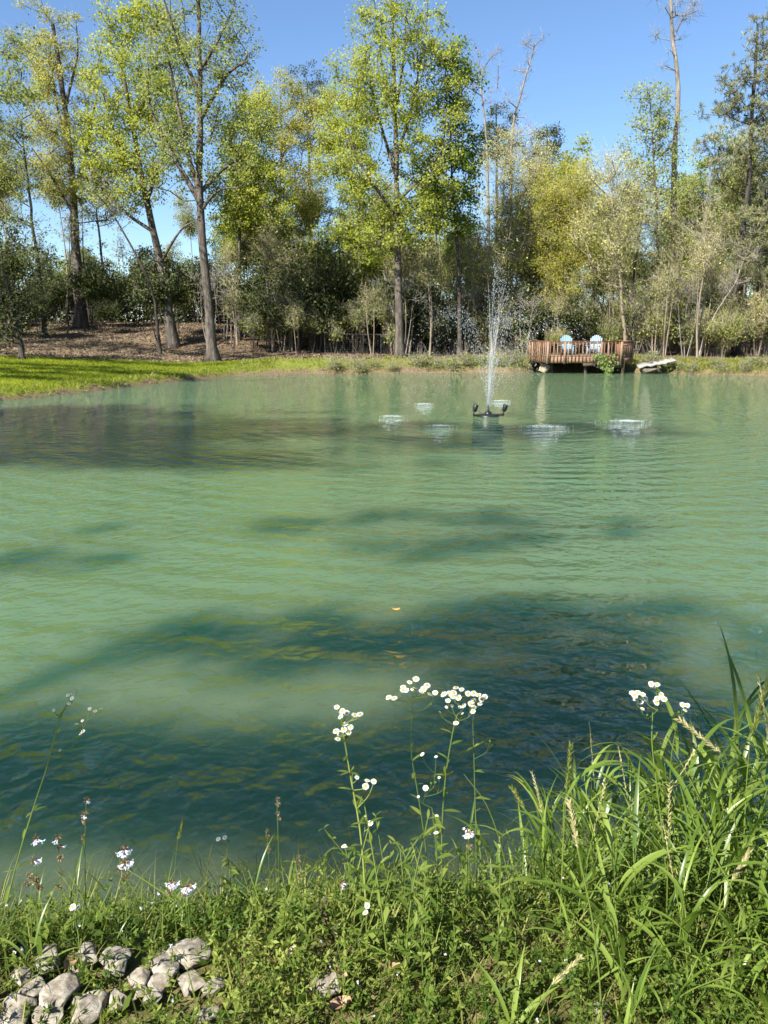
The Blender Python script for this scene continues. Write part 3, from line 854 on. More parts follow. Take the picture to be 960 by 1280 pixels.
# low undergrowth closing the view under the far trees
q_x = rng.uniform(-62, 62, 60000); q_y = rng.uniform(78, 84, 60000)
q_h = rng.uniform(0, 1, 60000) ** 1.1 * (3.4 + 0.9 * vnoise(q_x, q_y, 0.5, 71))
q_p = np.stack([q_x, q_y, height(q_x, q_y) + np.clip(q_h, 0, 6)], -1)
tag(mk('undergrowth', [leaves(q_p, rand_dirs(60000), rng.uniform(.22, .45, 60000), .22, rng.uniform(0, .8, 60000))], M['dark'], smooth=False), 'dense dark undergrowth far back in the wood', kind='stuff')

# ------------------------------------------------------------------ turf, bank growth, leaf litter (nobody could count these)
M['turf'] = leaf_mat('turf_blades', (0.10, 0.145, 0.012), (0.19, 0.235, 0.02), (0.28, 0.315, 0.042), 0.45)
M['bankgrass'] = leaf_mat('bank_grass_blades', (0.09, 0.11, 0.02), (0.23, 0.245, 0.055), (0.42, 0.41, 0.14), 0.4)
M['weed'] = leaf_mat('weed_leaves', (0.04, 0.07, 0.012), (0.10, 0.15, 0.025), (0.20, 0.26, 0.05), 0.45)
M['litter'] = leaf_mat('fallen_leaves', (0.045, 0.032, 0.02), (0.12, 0.09, 0.058), (0.27, 0.215, 0.15), 0.1)


def sample_land(n, x0, x1, y0, y1, f):
    x = rng.uniform(x0, x1, n); y = rng.uniform(y0, y1, n)
    d, L = lawn_at(x, y)
    k = f(x, y, d, L)
    x, y = x[k], y[k]
    return np.stack([x, y, height(x, y)], -1)


p = sample_land(150000, -27, -6, 20, 56, lambda x, y, d, L: (d > 0.25) & (d < L + 0.4))
n_ = len(p)
tag(mk('lawn_grass', [leaves(p - [0, 0, .01], rand_dirs(n_, 2.0), rng.uniform(0.05, 0.13, n_), 0.03, np.clip(rng.uniform(0, .7, n_) + .15 + .3 * vnoise(p[:, 0], p[:, 1], .9, 55), 0, 1))], M['turf'], smooth=False),
    'short bright mown grass of the lawn sloping to the pond', kind='stuff')
p = sample_land(160000, -22, 34, 20, 56, lambda x, y, d, L: (d > np.where(x < -8, .03, .12)) & (d < np.where(x < -8, 0.9, 3.4)) & (rng.uniform(0, 1, len(x)) < 0.5 + 0.5 * vnoise(x, y, 1.6, 21)))
p2 = sample_land(60000, 8, 34, 36, 50, lambda x, y, d, L: (d > 0.05) & (d < 3.4) & (x > 14.5))
p = np.concatenate([p, p2]); n_ = len(p)
hs_ = np.clip(0.22 + 0.13 * vnoise(p[:, 0], p[:, 1], 2.2, 33), 0.07, 0.5)
tag(mk('bank_grass', [leaves(p - [0, 0, .02], rand_dirs(n_, 1.3), hs_ * rng.uniform(0.6, 1.3, n_), 0.045, np.clip(rng.uniform(0, 1, n_) * 0.6 + 0.2 + 0.2 * vnoise(p[:, 0], p[:, 1], 0.9, 3), 0, 1), 0.1)], M['bankgrass'], smooth=False),
    'rough grass and weeds along the far waterline', kind='stuff')
p = sample_land(70000, -45, 6, 42, 70, lambda x, y, d, L: d > L - 0.2)
n_ = len(p)
tag(mk('leaf_litter', [leaves(p + [0, 0, .015], rand_dirs(n_, 0) * np.array([1, 1, 0.3]), rng.uniform(0.08, 0.2, n_), rng.uniform(0.06, 0.14, n_), rng.uniform(0, 1, n_))], M['litter'], smooth=False),
    'dry brown fallen leaves under the wood behind the lawn', kind='stuff')

# small weed clumps along the waterline
G7 = 'weed clumps along the far waterline'
wc = [proto('weed_clump', 'mid', 0.5, 0.5, 4, 24, 'leafy weed clump at the far waterline', 'plant', G7, 0.35, 0.1, 0.004, 0.7),
      proto('weed_clump', 'olive', 0.5, 0.6, 4, 24, 'leafy weed clump at the far waterline', 'plant', G7, 0.35, 0.1, 0.004, 0.7)]
scatter(wc, band(36, -3, 30, 24, 48, lambda x, y: 0.1 < float(sdist(np.array([x]), np.array([y]))[0]) < 0.9 and not (7.6 < x < 15.2)), 0.5, 1.2)

# ------------------------------------------------------------------ wire fence in front of the wood
M['galv'] = noise_mat('galvanised', [(0.3, (0.25, 0.25, 0.24)), (0.7, (0.42, 0.42, 0.40))], 20, 3, 0.5)
for (xa, xb, yy, lab) in ((-10.8, -5.0, 57, 'low wire fence with pale top rail behind the litter slope'), (-4.0, 2.5, 53, 'low wire fence with pale top rail behind the tallest lime tree')):
    t = thing('wire_fence', lab, 'fence', (xa, yy, gz(xa, yy)))
    zz = gz(xa, yy)
    mk('top_rail', [tubes([[0, 0, 1.22]], [[xb - xa, 0, 1.22 + (gz(xb, yy) - zz)]], 0.025, 0.025, 8)], M['galv'], t)
    for x in np.arange(xa, xb + 0.1, 1.9):
        dz = gz(x, yy) - zz
        mk('post', polytube([[x - xa, 0.03, dz - 0.2], [x - xa, 0.03, dz + 1.24]], [0.03, 0.03], 8), M['galv'], t)
    W_ = []
    for k in range(9):
        W_.append(tubes([[0, 0.01, 0.08 + k * 0.13]], [[xb - xa, 0.01, 0.08 + k * 0.13 + gz(xb, yy) - zz]], 0.002, 0.002, 4))
    xs = np.arange(0, xb - xa, 0.15)
    W_.append(tubes(np.stack([xs, 0 * xs, 0 * xs + 0.05], -1), np.stack([xs, 0 * xs, 0 * xs + 1.18], -1), np.full(len(xs), .002), np.full(len(xs), .002), 4))
    tag(mk('wire_mesh', W_, M['galv'], t), kind='stuff')

# ------------------------------------------------------------------ deck
M['redwood'] = noise_mat('stained_timber', [(0.25, (0.11, 0.053, 0.027)), (0.5, (0.21, 0.108, 0.052)), (0.75, (0.29, 0.165, 0.085))], 3, 8, 0.75, 0.3, 20, (1, 1, 0.3))
M['deckwood'] = noise_mat('worn_decking', [(0.25, (0.20, 0.12, 0.075)), (0.5, (0.36, 0.23, 0.14)), (0.75, (0.48, 0.34, 0.22))], 3, 8, 0.8, 0.3, 20, (0.4, 1, 1))
M['postwood'] = noise_mat('weathered_post', [(0.25, (0.08, 0.056, 0.032)), (0.75, (0.20, 0.15, 0.095))], 3, 8, 0.85, 0.3, 20, (1, 1, 0.3))
for _k in ('redwood', 'deckwood', 'postwood'):
    _t = M[_k].node_tree; _b = _t.nodes['Principled BSDF']; _c = _b.inputs['Base Color'].links[0].from_socket
    _o = _t.nodes.new('ShaderNodeObjectInfo'); _h = _t.nodes.new('ShaderNodeHueSaturation'); _m = _t.nodes.new('ShaderNodeMapRange')
    _m.inputs['To Min'].default_value = 0.45; _m.inputs['To Max'].default_value = 1.1
    _m2 = _t.nodes.new('ShaderNodeMapRange'); _m2.inputs['To Min'].default_value = 1.1; _m2.inputs['To Max'].default_value = 0.65
    _t.links.new(_o.outputs['Random'], _m.inputs[0]); _t.links.new(_o.outputs['Random'], _m2.inputs[0])
    _t.links.new(_m.outputs[0], _h.inputs['Value']); _t.links.new(_m2.outputs[0], _h.inputs['Saturation'])
    _t.links.new(_c, _h.inputs['Color']); _t.links.new(_h.outputs[0], _b.inputs['Base Color'])
DZ = 0.88
DA, DB, DC, DD, DE, DF = [np.array(q, float) for q in ((9.07, 43.5), (13.15, 43.5), (14.25, 45.0), (14.25, 48.2), (9.0, 48.2), (8.40, 45.2))]
O0 = np.array([DA[0], DA[1], DZ])
deck = thing('deck', 'raised brown wooden deck with baluster railing standing over the water edge', 'deck', tuple(O0))


def dl(p, z):
    return np.array([p[0] - DA[0], p[1] - DA[1], z])


def at_edge(p, q, f):
    return p + (q - p) * f


y = 43.52
k = 0
yy = np.arange(43.5, 48.15, 0.147)
for y in yy:
    ym = y + 0.07
    xl = DA[0] + (DF[0] - DA[0]) * (ym - 43.5) / 1.7 if ym < 45.2 else DF[0] + (DE[0] - DF[0]) * (ym - 45.2) / 3.0
    xr = DB[0] + (DC[0] - DB[0]) * (ym - 43.5) / 1.5 if ym < 45.0 else 14.25
    mk('plank', [box(xl - DA[0], xr - DA[0], y - 43.5, y - 43.5 + 0.138, -0.038, rng.uniform(-0.003, 0.003))], M['deckwood'], deck)
edges = [(DA, DB, 20, 'f'), (DF, DA, 9, 'l'), (DB, DC, 0, 'r'), (DE, DF, 16, 's'), (DC, DD, 16, 's')]
for (p, q, nb, kd) in edges:
    L = np.linalg.norm(q - p); ax = (q - p) / L; ay = np.array([-ax[1], ax[0]])
    a, e = p + ax * 0.02, q - ax * 0.02
    mk('fascia', [bar(dl(a - ay * 0.0, -0.165), dl(e, -0.165), 0.045, 0.24)], M['redwood'], deck)
    mk('top_rail', [bar(dl(p - ax * 0.03, 0.885), dl(q + ax * 0.03, 0.885 + 0.004), 0.13, 0.04)], M['redwood'], deck)
    if kd != 'r':
        mk('sub_rail', [bar(dl(a, 0.80), dl(e, 0.80), 0.04, 0.09)], M['redwood'], deck)
        mk('bottom_rail', [bar(dl(a, 0.075), dl(e, 0.075), 0.04, 0.07)], M['redwood'], deck)
        for i in range(nb):
            c = at_edge(p, q, (i + 0.7) / (nb + 0.4)) - ay * 0.046
            wdt = 0.045 if kd != 'l' else 0.075
            c3 = obox(dl(c, 0), ax, ay, wdt / 2, 0.02, -0.30 + rng.uniform(-.02, .02), 0.84)
            mk('baluster', [c3], M['redwood'], deck)
    else:
        for i in range(6):
            c = at_edge(p, q, (i + 0.5) / 6)
            mk('rail_board', [obox(dl(c, 0), ax, ay, L / 12 - 0.012, 0.015, -0.02, 0.80 + rng.uniform(-.01, .01))], M['redwood'], deck)
        mk('sub_rail', [bar(dl(a - ay * 0.04, 0.70), dl(e - ay * 0.04, 0.70), 0.04, 0.09)], M['redwood'], deck)
for c in (DA, DB, DC, DF, DA + [0.95, 0], DA + [2.98, 0], DD, DE):
    mk('post', [obox(dl(c + [0, -0.07] if c[1] < 44 else c, 0), (1, 0), (0, 1), 0.062, 0.05, -0.34, 0.862)], M['redwood'], deck)
for c, low in (((13.35, 43.65), -1.5), ((9.5, 44.2), -1.6), ((11.3, 43.75), -1.7), ((13.9, 45.6), -1.2), ((9.2, 47), -1.2)):
    mk('support_post', [obox(dl(np.array(c), 0), (1, 0), (0, 1), 0.07, 0.07, low, -0.05)], M['bark_dark'] if c[0] != 13.35 else M['postwood'], deck)  # set-back posts get a darker colour that paints in underside shade
for x in (9.5, 10.5, 11.5, 12.5, 13.3):
    mk('joist', [box(x - DA[0] - .025, x - DA[0] + .025, 0.05, 4.5, -0.24, -0.042)], M['postwood'], deck)
mk('hanging_board', [box(2.0, 2.75, -0.05, -0.02, -0.46, -0.29)], M['postwood'], deck)
mk('skirt_board', [box(2.78, 4.2, 0.03, 0.06, -0.56, -0.30)], M['postwood'], deck)

# rubble stone and earth under the deck
M['blockstone'] = noise_mat('pale_block', [(0.3, (0.14, 0.12, 0.075)), (0.7, (0.30, 0.26, 0.18))], 5, 6, 0.9, 0.6, 10)


IV, IF = ico(4)


def rock_mesh(name, sx, sy, sz, mat, rough=0.16, parent=None, flat=0.0, f=1.0):
    V = IV.copy()
    for k in range(16):      # chop facets
        d = rand_dirs(1)[0]; c = rng.uniform(0.5, 0.82)
        h = V @ d
        V = V - np.maximum(h - c, 0)[:, None] * d * 0.97
    nz = sum(np.sin(V @ (rand_dirs(1)[0] * fr) + rng.uniform(0, 6)) / fr for fr in (2.3, 4.1, 9.7, 17, 31))
    V = V * (1 + rough * nz[:, None])
    V = V * np.array([sx, sy, sz])
    return mk(name, [(V, IF)], mat, parent, smooth=True)


c = P(681, 459, 44.6)
o = rock_mesh('stone_block', 0.42, 0.35, 0.42, M['blockstone'], 0.1)
o.location = (9.15, 44.4, 0.22)
tag(o, 'pale squared stone block on the waterline under the deck corner', 'stone')

# chairs
M['blue_paint'] = noise_mat('chair_pale_blue', [(0.3, (0.14, 0.24, 0.31)), (0.7, (0.19, 0.30, 0.37))], 4, 4, 0.5)
M['white_paint'] = noise_mat('chair_blue_white', [(0.3, (0.19, 0.26, 0.31)), (0.7, (0.25, 0.32, 0.37))], 4, 4, 0.5)


def adirondack(label, loc, rz, mat, s=1.15):
    t = thing('adirondack_chair', label, 'chair', loc, rz, 'adirondack chairs on the deck')
    t.scale = (s, s, s)
    # faces -y
    for sx in (-1, 1):
        mk('front_leg', [box(sx * .29 - .02, sx * .29 + .02, -.30, -.20, 0, .54)], mat, t)
        mk('back_leg', [bar([sx * .255, -.26, .335], [sx * .255, .55, .05], .03, .12)], mat, t)
        mk('armrest', [(lambda B: (B[0] + np.array([sx * .33, 0, 0]), B[1]))(box(-.07, .07, -.36, .36, .54, .565))], mat, t)
        mk('arm_bracket', [box(sx * .29 - .015, sx * .29 + .015, .24, .32, .36, .54)], mat, t)
    for i in range(6):
        yv = -.29 + i * .095
        zc = .375 - i * .030
        B = box(-.25, .25, yv, yv + .085, zc, zc + .02)
        mk('seat_slat', [B], mat, t)
    for i in range(7):
        a = (i - 3) / 3
        hgt = .86 - .15 * a * a
        b0 = np.array([a * .195, .24, .20]); e0 = np.array([a * .265, .24 + .30, .20 + hgt])
        p = [b0, b0 + (e0 - b0) * .5, e0]
        pr = bar(b0, e0, .068, .02)
        mk('back_slat', [pr], mat, t)
    mk('back_brace', [bar([-.27, .395, .55], [.27, .395, .55], .03, .06)], mat, t)
    mk('back_brace', [bar([-.25, .30, .28], [.25, .30, .28], .03, .06)], mat, t)
    return t


ch1 = P(707, 445, 45.9); ch2 = P(741, 445, 45.6)
adirondack('pale blue slatted adirondack chair at the deck middle, behind the centre post', (ch1[0], 45.7, DZ + .004), math.radians(-8), M['blue_paint'])
adirondack('blue-white slatted adirondack chair nearer the stone slab end of the deck', (ch2[0], 45.4, DZ + .004), math.radians(-24), M['white_paint'])

# ivy over the deck edge
t = thing('ivy', 'green climbing vine hanging off the deck edge down to the water', 'vine', (12.1, 43.35, 0.0))
q = []
for k in range(60):
    f = rng.uniform(0, 1)
    q.append([f * 0.35 + rng.normal(0, .30 * (1 - f) + .10), rng.normal(-.02, .07), 1.02 - f * 1.0])
q = np.array(q)
st = [polytube(catmull([[0.1, 0.05, 1.0], [0.2, -.03, .7], [0.3, 0, .4], [0.36, 0, -.02]], 8), np.full(8, .014), 6)]
mk('stem', sum(st, []), M['bark_tan'], t)
pos = np.repeat(q, 12, 0) + rng.normal(0, .07, (720, 3))
M['ivy'] = leaf_mat('ivy_leaves', (0.10, 0.15, 0.03), (0.22, 0.30, 0.08), (0.36, 0.42, 0.16), 0.4)
mk('foliage', [leaves(pos, rand_dirs(720, -.5), rng.uniform(.07, .13, 720), .09, rng.uniform(0, 1, 720))], M['ivy'], t, smooth=False)

# stone slab on the bank
M['slab'] = noise_mat('weathered_slab', [(0.3, (0.15, 0.143, 0.128)), (0.55, (0.24, 0.228, 0.205)), (0.75, (0.31, 0.30, 0.27))], 3, 8, 0.85, 0.5, 9)
s0 = P(797, 457, 43.7); s1 = P(840, 449, 43.9)
t = thing('slab', 'long pale weathered slab propped on dark supports over the bank', 'stone slab', (s0[0], 43.7, 0))
n_ = 14
xs = np.linspace(0, s1[0] - s0[0] + 0.1, n_)
V = []
for i, x in enumerate(xs):
    f = i / (n_ - 1)
    zt = s0[2] + (s1[2] - s0[2]) * f + 0.02 * rng.normal()
    dpt = 0.55 * (1 - 0.35 * abs(f - .4)) + 0.05 * rng.normal()
    th = 0.09 * (1 - .35 * f) + .02 * rng.normal()
    V += [[x, -dpt * .5, zt - .05], [x, dpt * .5, zt + .1], [x, dpt * .5, zt + .08 - th], [x, -dpt * .5, zt - .07 - th]]
Fq = []
for i in range(n_ - 1):
    for j in range(4):
        Fq.append([i * 4 + j, i * 4 + (j + 1) % 4, i * 4 + 4 + (j + 1) % 4, i * 4 + 4 + j])
Fq += [[3, 2, 1, 0], [n_ * 4 - 4, n_ * 4 - 3, n_ * 4 - 2, n_ * 4 - 1]]
mk('slab_top', [(V, Fq)], M['slab'], t)
mk('prop', [bar([0.75, .05, .62], [1.30, -.15, .02], .12, .16)], M['bark_dark'], t)
mk('prop', [bar([1.15, .1, .70], [1.55, .0, .2], .10, .14)], M['bark_dark'], t)
o = rock_mesh('boulder', .55, .5, .32, noise_mat('bank_rock', [(0.3, (0.05, 0.043, 0.03)), (0.7, (0.14, 0.125, 0.09))], 4, 6, .9, .6, 8), .15)
o.location = (s0[0] + .55, 43.75, .15)
tag(o, 'brown mossy rock at the waterline under the pale slab', 'rock')

# ------------------------------------------------------------------ fountain
M['black_plastic'] = noise_mat('black_plastic', [(0.3, (0.006, 0.006, 0.007)), (0.7, (0.016, 0.016, 0.018))], 10, 3, 0.4)
m, tt, n, l, b = new_mat('water_drops')
b.inputs['Base Color'].default_value = (0.86, 0.91, 0.95, 1); b.inputs['Roughness'].default_value = 0.15
b.inputs['Transmission Weight'].default_value = 0.7; b.inputs['IOR'].default_value = 1.33
M['drops'] = m
M['foam'] = noise_mat('foam', [(0.3, (0.42, 0.46, 0.48)), (0.7, (0.58, 0.62, 0.64))], 9, 3, .5)
fx = FOUNT
ft = thing('fountain', 'floating black pond fountain with two lamps spraying a tall white jet', 'fountain', tuple(fx))
fl = [polytube([[0, 0, -.08], [0, 0, .02], [0, 0, .05], [0, 0, .055]], [.26, .30, .22, .10], 24)]
mk('float', sum(fl, []), M['black_plastic'], ft)
mk('crossbar', [tubes([[-.42, -.10, .03]], [[.42, -.10, .05]], .028, .028, 8)], M['black_plastic'], ft)
mk('nozzle', polytube([[0, 0, .04], [0, 0, .12], [0, 0, .13], [0, 0, .30]], [.10, .09, .035, .03], 12), M['black_plastic'], ft)
for sx in (-1, 1):
    lh = mk('lamp_housing', polytube([[sx * .40, -.10, .13], [sx * .40 + .02, -.10, .16], [sx * .40 + .06 * 1, -.08, .30], [sx * .40 + .07, -.08, .32]], [.03, .06, .07, .055], 12), M['black_plastic'], ft)
    mk('bracket', [bar([sx * .40, -.10, .03], [sx * .40, -.10, .15], .03, .05)], M['black_plastic'], ft)


def drops(p, vel, r, stretch=1.6):
    """little elongated drops along vel"""
    n = len(p)
    ax = norm(vel); u, v = frame(ax); r = np.broadcast_to(r, (n,))[:, None]
    V = np.stack([p - ax * r * stretch, p + u * r, p + v * r, p - u * r, p - v * r, p + ax * r * stretch], 1).reshape(-1, 3)
    k = (np.arange(n) * 6)[:, None]
    Fc = np.concatenate([k + np.array([q]) for q in ((0, 2, 1), (0, 3, 2), (0, 4, 3), (0, 1, 4), (5, 1, 2), (5, 2, 3), (5, 3, 4), (5, 4, 1))])
    return (V, Fc)


def jet(vx, vy, vz, n, r, jit, t0=0.0, t1=None, g=9.8):
    T = t1 if t1 else 2 * vz / g
    t = t0 + (T - t0) * rng.uniform(0, 1, n)
    sp = 1 + rng.normal(0, jit, (n, 3)) * np.array([1.0, 1.0, 0.25])
    v0 = np.array([vx, vy, vz]) * sp + rng.normal(0, jit * 1.1, (n, 3)) * np.array([1, 1, .1])
    p = v0 * t[:, None]; p[:, 2] -= 0.5 * g * t * t; p[:, 2] += .3
    vel = v0.copy(); vel[:, 2] -= g * t
    k = p[:, 2] > 0.01
    return p[k], vel[k], (r * rng.uniform(.5, 1.35, n))[k]


SPL = [P(530, 508, 24.6), P(490, 521, 20.9), P(548, 534, 18.7), P(680, 536, 18.5), P(783, 528, 19.7), P(625, 503, 25.8)]
ch_ = []
jets = [(0.12, 0.1, 8.4, 420, .0052, .06, .0, None), (0.35, 0.05, 8.0, 420, .005, .10, .0, None), (-0.05, 0.1, 7.6, 300, .005, .10, 0, None), (0.6, 0.0, 6.9, 600, .005, .17, 0, None)]
for sp in SPL:
    R = (sp - fx)[:2]
    vz = 7.2 + rng.uniform(-.3, .5)
    T = 2 * vz / 9.8
    jets.append((R[0] / T, R[1] / T, vz * .93, 420, .006, .08, 0.0, None))
pp, vv, rr = [], [], []
for j in jets:
    a, b_, c_ = jet(*j)
    pp.append(a); vv.append(b_); rr.append(c_)
# mist drifting to the side of the jet
k = 900
a = np.stack([rng.normal(.55, .42, k), rng.normal(0, .35, k), np.abs(rng.normal(1.6, .8, k))], -1)
pp.append(a); vv.append(rng.normal(0, 1, (k, 3)) + [0, 0, -2]); rr.append(rng.uniform(.002, .006, k))
# dense root of the jet
k = 550
z = rng.uniform(.25, 1.7, k)
a = np.stack([rng.normal(0, 1, k) * .02 + rng.choice([-.035, .01, .055, .10], k) * z * 1.5, rng.normal(0, .04, k), z], -1)
pp.append(a); vv.append(np.tile([[0.05, 0, 1.0]], (k, 1))); rr.append(rng.uniform(.004, .008, k))
streaks = []
for k in range(15):
    vz0 = rng.uniform(5.2, 8.3); vx0 = rng.normal(.2, .32); vy0 = rng.normal(.05, .2)
    tt_ = np.linspace(0.0, vz0 / 9.8 * rng.uniform(.55, .95), 9)
    q = np.stack([vx0 * tt_, vy0 * tt_, .3 + vz0 * tt_ - 4.9 * tt_ ** 2], -1)
    streaks.append(tubes(q[:-1], q[1:], np.linspace(.0032, .0022, 8), np.linspace(.003, .0018, 8), 4))
V, Fc = drops(np.concatenate(pp), np.concatenate(vv), np.concatenate(rr) * 1.0, 2.2)
tag(mk('spray', [(V, Fc)] + streaks, M['drops'], ft), kind='stuff')
for sp, lab in zip(SPL, ('small white splash farthest off behind the fountain, towards the lawn', 'faint white splash beside the fountain on the lawn side', 'small white splash on the near lawn side of the fountain',
                         'bright white splash in front of the fountain on the deck side', 'wide white splash farthest out on the deck side of the fountain', 'white splash directly behind the jet of the fountain')):
    k = 300
    big_ = 1.0 if 'bright' in lab or 'wide' in lab else 0.65
    a = rng.normal(0, 1, (k, 2)) * np.array([.24, .16]) * big_
    hgt = rng.exponential(.013, k) * np.exp(-(a ** 2).sum(1) * 6) * big_
    pos = np.stack([a[:, 0], a[:, 1], hgt + .004], -1)
    vel = np.stack([a[:, 0], a[:, 1], np.full(k, .6)], -1)
    o = mk('splash', [drops(pos, vel, rng.uniform(.003, .008, k) * big_, 1.8)], M['foam'])
    o.location = (sp[0], sp[1], 0)
    tag(o, lab, 'splash', 'splashes round the fountain')

# floating leaf
M['yellow_leaf'] = noise_mat('yellow_leaf', [(0.3, (0.42, 0.19, 0.03)), (0.7, (0.60, 0.33, 0.07))], 30, 3, .6)
c = P(495, 762, 5.93)
a = np.linspace(0, 2 * math.pi, 15)[:-1]
V = [[0.034 * math.cos(q), 0.017 * math.sin(q) * (1 + .35 * math.cos(q)), .008 + .006 * math.cos(2 * q)] for q in a] + [[0, 0, .006]]
o = mk('floating_leaf', [(V, [[i, (i + 1) % 14, 14] for i in range(14)])], M['yellow_leaf'])
o.location = (c[0], c[1], 0.002)
tag(o, 'single yellow leaf floating on the open water', 'leaf')

# ------------------------------------------------------------------ near bank
M['grassblade'] = leaf_mat('broad_grass_blades', (0.06, 0.11, 0.014), (0.14, 0.215, 0.03), (0.25, 0.33, 0.07), 0.4, 0.35, 0.5)
M['stalk'] = leaf_mat('plant_stalks', (0.07, 0.11, 0.02), (0.14, 0.20, 0.04), (0.26, 0.30, 0.08), 0.3)
M['straw'] = leaf_mat('seed_straw', (0.22, 0.20, 0.09), (0.36, 0.33, 0.15), (0.50, 0.46, 0.24), 0.3)
M['petal'] = leaf_mat('white_ray_petals', (0.72, 0.72, 0.70), (0.80, 0.80, 0.79), (0.86, 0.86, 0.86), 0.35)
M['disc'] = leaf_mat('yellow_disc', (0.55, 0.33, 0.02), (0.72, 0.47, 0.04), (0.80, 0.58, 0.08), 0.1)
M['sageflower'] = leaf_mat('lavender_white_petals', (0.64, 0.63, 0.76), (0.76, 0.75, 0.84), (0.84, 0.84, 0.88), 0.35)
M['calyx'] = leaf_mat('brown_calyx', (0.15, 0.105, 0.06), (0.28, 0.21, 0.12), (0.42, 0.35, 0.20), 0.2)
M['cover'] = leaf_mat('ground_cover_leaves', (0.035, 0.078, 0.012), (0.115, 0.175, 0.028), (0.28, 0.32, 0.075), 0.4)
M['fine'] = leaf_mat('fine_grass', (0.06, 0.09, 0.015), (0.15, 0.19, 0.035), (0.32, 0.31, 0.10), 0.4)
M['limestone'] = noise_mat('limestone', [(0.25, (0.05, 0.042, 0.031)), (0.42, (0.14, 0.12, 0.092)), (0.58, (0.25, 0.225, 0.183)), (0.8, (0.38, 0.36, 0.315))], 34, 10, 0.9, 0.9, 40, bdist=0.008)


def strips(base, dirs, L, W, droop, nseg=5, tint=None, twist=None):
    """grass blades: base Nx3, dirs initial unit vectors, L length, W width, droop bend towards the ground"""
    n = len(base)
    L = np.broadcast_to(L, (n,)); W = np.broadcast_to(W, (n,)); droop = np.broadcast_to(droop, (n,))
    h = norm(dirs * np.array([1, 1, 0]) + 1e-4)
    side = np.stack([-h[:, 1], h[:, 0], 0 * h[:, 0]], -1)
    if twist is not None:
        side = norm(side + twist[:, None] * h)
    ang0 = np.arcsin(np.clip(dirs[:, 2], -1, 1))
    p = base.copy(); V = []
    for k in range(nseg + 1):
        f = k / nseg
        wd = W * np.minimum(1, (1 - f) * 2.2 + 0.0) * (0.55 + 0.45 * min(1, f * 4)) * 0.5
        if k == nseg: wd = W * 0.02
        V.append(p - side * wd[:, None]); V.append(p + side * wd[:, None])
        ang = ang0 - droop * (f ** 1.3)
        p = p + (h * np.cos(ang)[:, None] + np.array([[0, 0, 1.0]]) * np.sin(ang)[:, None]) * (L / nseg)[:, None]
    V = np.stack(V, 1).reshape(-1, 3)
    b = (np.arange(n) * 2 * (nseg + 1))[:, None, None]
    kk = (np.arange(nseg) * 2)[None, :, None]
    Fc = (b + kk + np.array([[[0, 1, 3, 2]]])).reshape(-1, 4)
    return (V, Fc, None if tint is None else np.repeat(tint, 2 * (nseg + 1)))


def near_pts(n, x0, x1, y0, y1, dmin=-0.02, f=None):
    x = rng.uniform(x0, x1, n); y = rng.uniform(y0, y1, n)
    d = sdist(x, y)
    k = d > dmin
    if f is not None: k &= f(x, y, d)
    x, y = x[k], y[k]
    return np.stack([x, y, height(x, y)], -1)


def ground_at(u, v, lift=0.0):
    """point of the near bank surface seen at (u, v)"""
    y_ = 1.2
    best = None
    for y_ in np.arange(1.1, 3.2, 0.01):
        p = P(u, v, y_)
        if p[2] <= gz(p[0], p[1]) + lift:
            return p
    return P(u, v, 2.3)


RK = 'limestone rocks on the near bank'
rocks = [(25, 1262, 34, 'large grey-white limestone rock lowest in the pile'), (75, 1247, 32, 'pale rounded limestone rock beside the corner rock'), (108, 1262, 28, 'tall tan limestone rock with a split face'),
         (120, 1258, 20, 'narrow limestone rock leaning on the split-faced rock'), (107, 1198, 22, 'limestone rock under the low sage stem, topmost of its row'), (140, 1200, 20, 'bluish limestone rock end of the top row'),
         (146, 1210, 16, 'small cream limestone rock touching the bluish rock'), (58, 1200, 24, 'limestone rock half buried beside the broad upright blade'), (232, 1196, 26, 'largest tan limestone rock by the sage clump'),
         (205, 1207, 22, 'flat limestone rock before the largest tan rock'), (238, 1230, 20, 'grey limestone rock below the largest tan rock'), (268, 1236, 16, 'small white limestone rock standing alone in the clover'),
         (40, 1240, 20, 'brown-grey limestone rock behind the corner rock'), (150, 1255, 16, 'cream limestone rock half sunk in grass'), (90, 1235, 18, 'ochre limestone rock above the rounded pale rock'),
         (10, 1275, 22, 'tan limestone rock half cut off below all the others'), (175, 1240, 15, 'small tan limestone chip in the grass'), (30, 1222, 18, 'grey limestone rock above the brown-grey one'), (175, 1222, 17, 'tan limestone rock between the top row and the largest tan rock'), (60, 1275, 20, 'white limestone rock on the lower border beside the corner rock'), (200, 1230, 18, 'mottled limestone rock under the flat rock'), (262, 1270, 14, 'small bluish limestone chip in the clover'), (412, 1228, 22, 'grey stone buried under the ground cover'),
         (190, 1250, 14, 'small cream limestone chip beside the tan chip'), (752, 1262, 14, 'grey stone deep among the broad grass')]
ROCKP = np.array([list(ground_at(u, v, .03)[:2]) + [min(r, 27) / F * 1.5] for u, v, r, _l in rocks])


def rockzone(x, y):
    x = np.asarray(x, float); y = np.asarray(y, float)
    out = .25 * np.clip(1.15 - np.hypot((x + 0.64) / 0.46, (y - 1.57) / 0.34), 0, 1)
    for rx, ry, rr_ in ROCKP:
        dyy = np.clip(ry - y, 0, .09)
        d = np.hypot(x - rx, y + dyy - ry)
        out = np.maximum(out, np.clip(1.25 - d / (rr_ * 1.1), 0, .66))
    return out


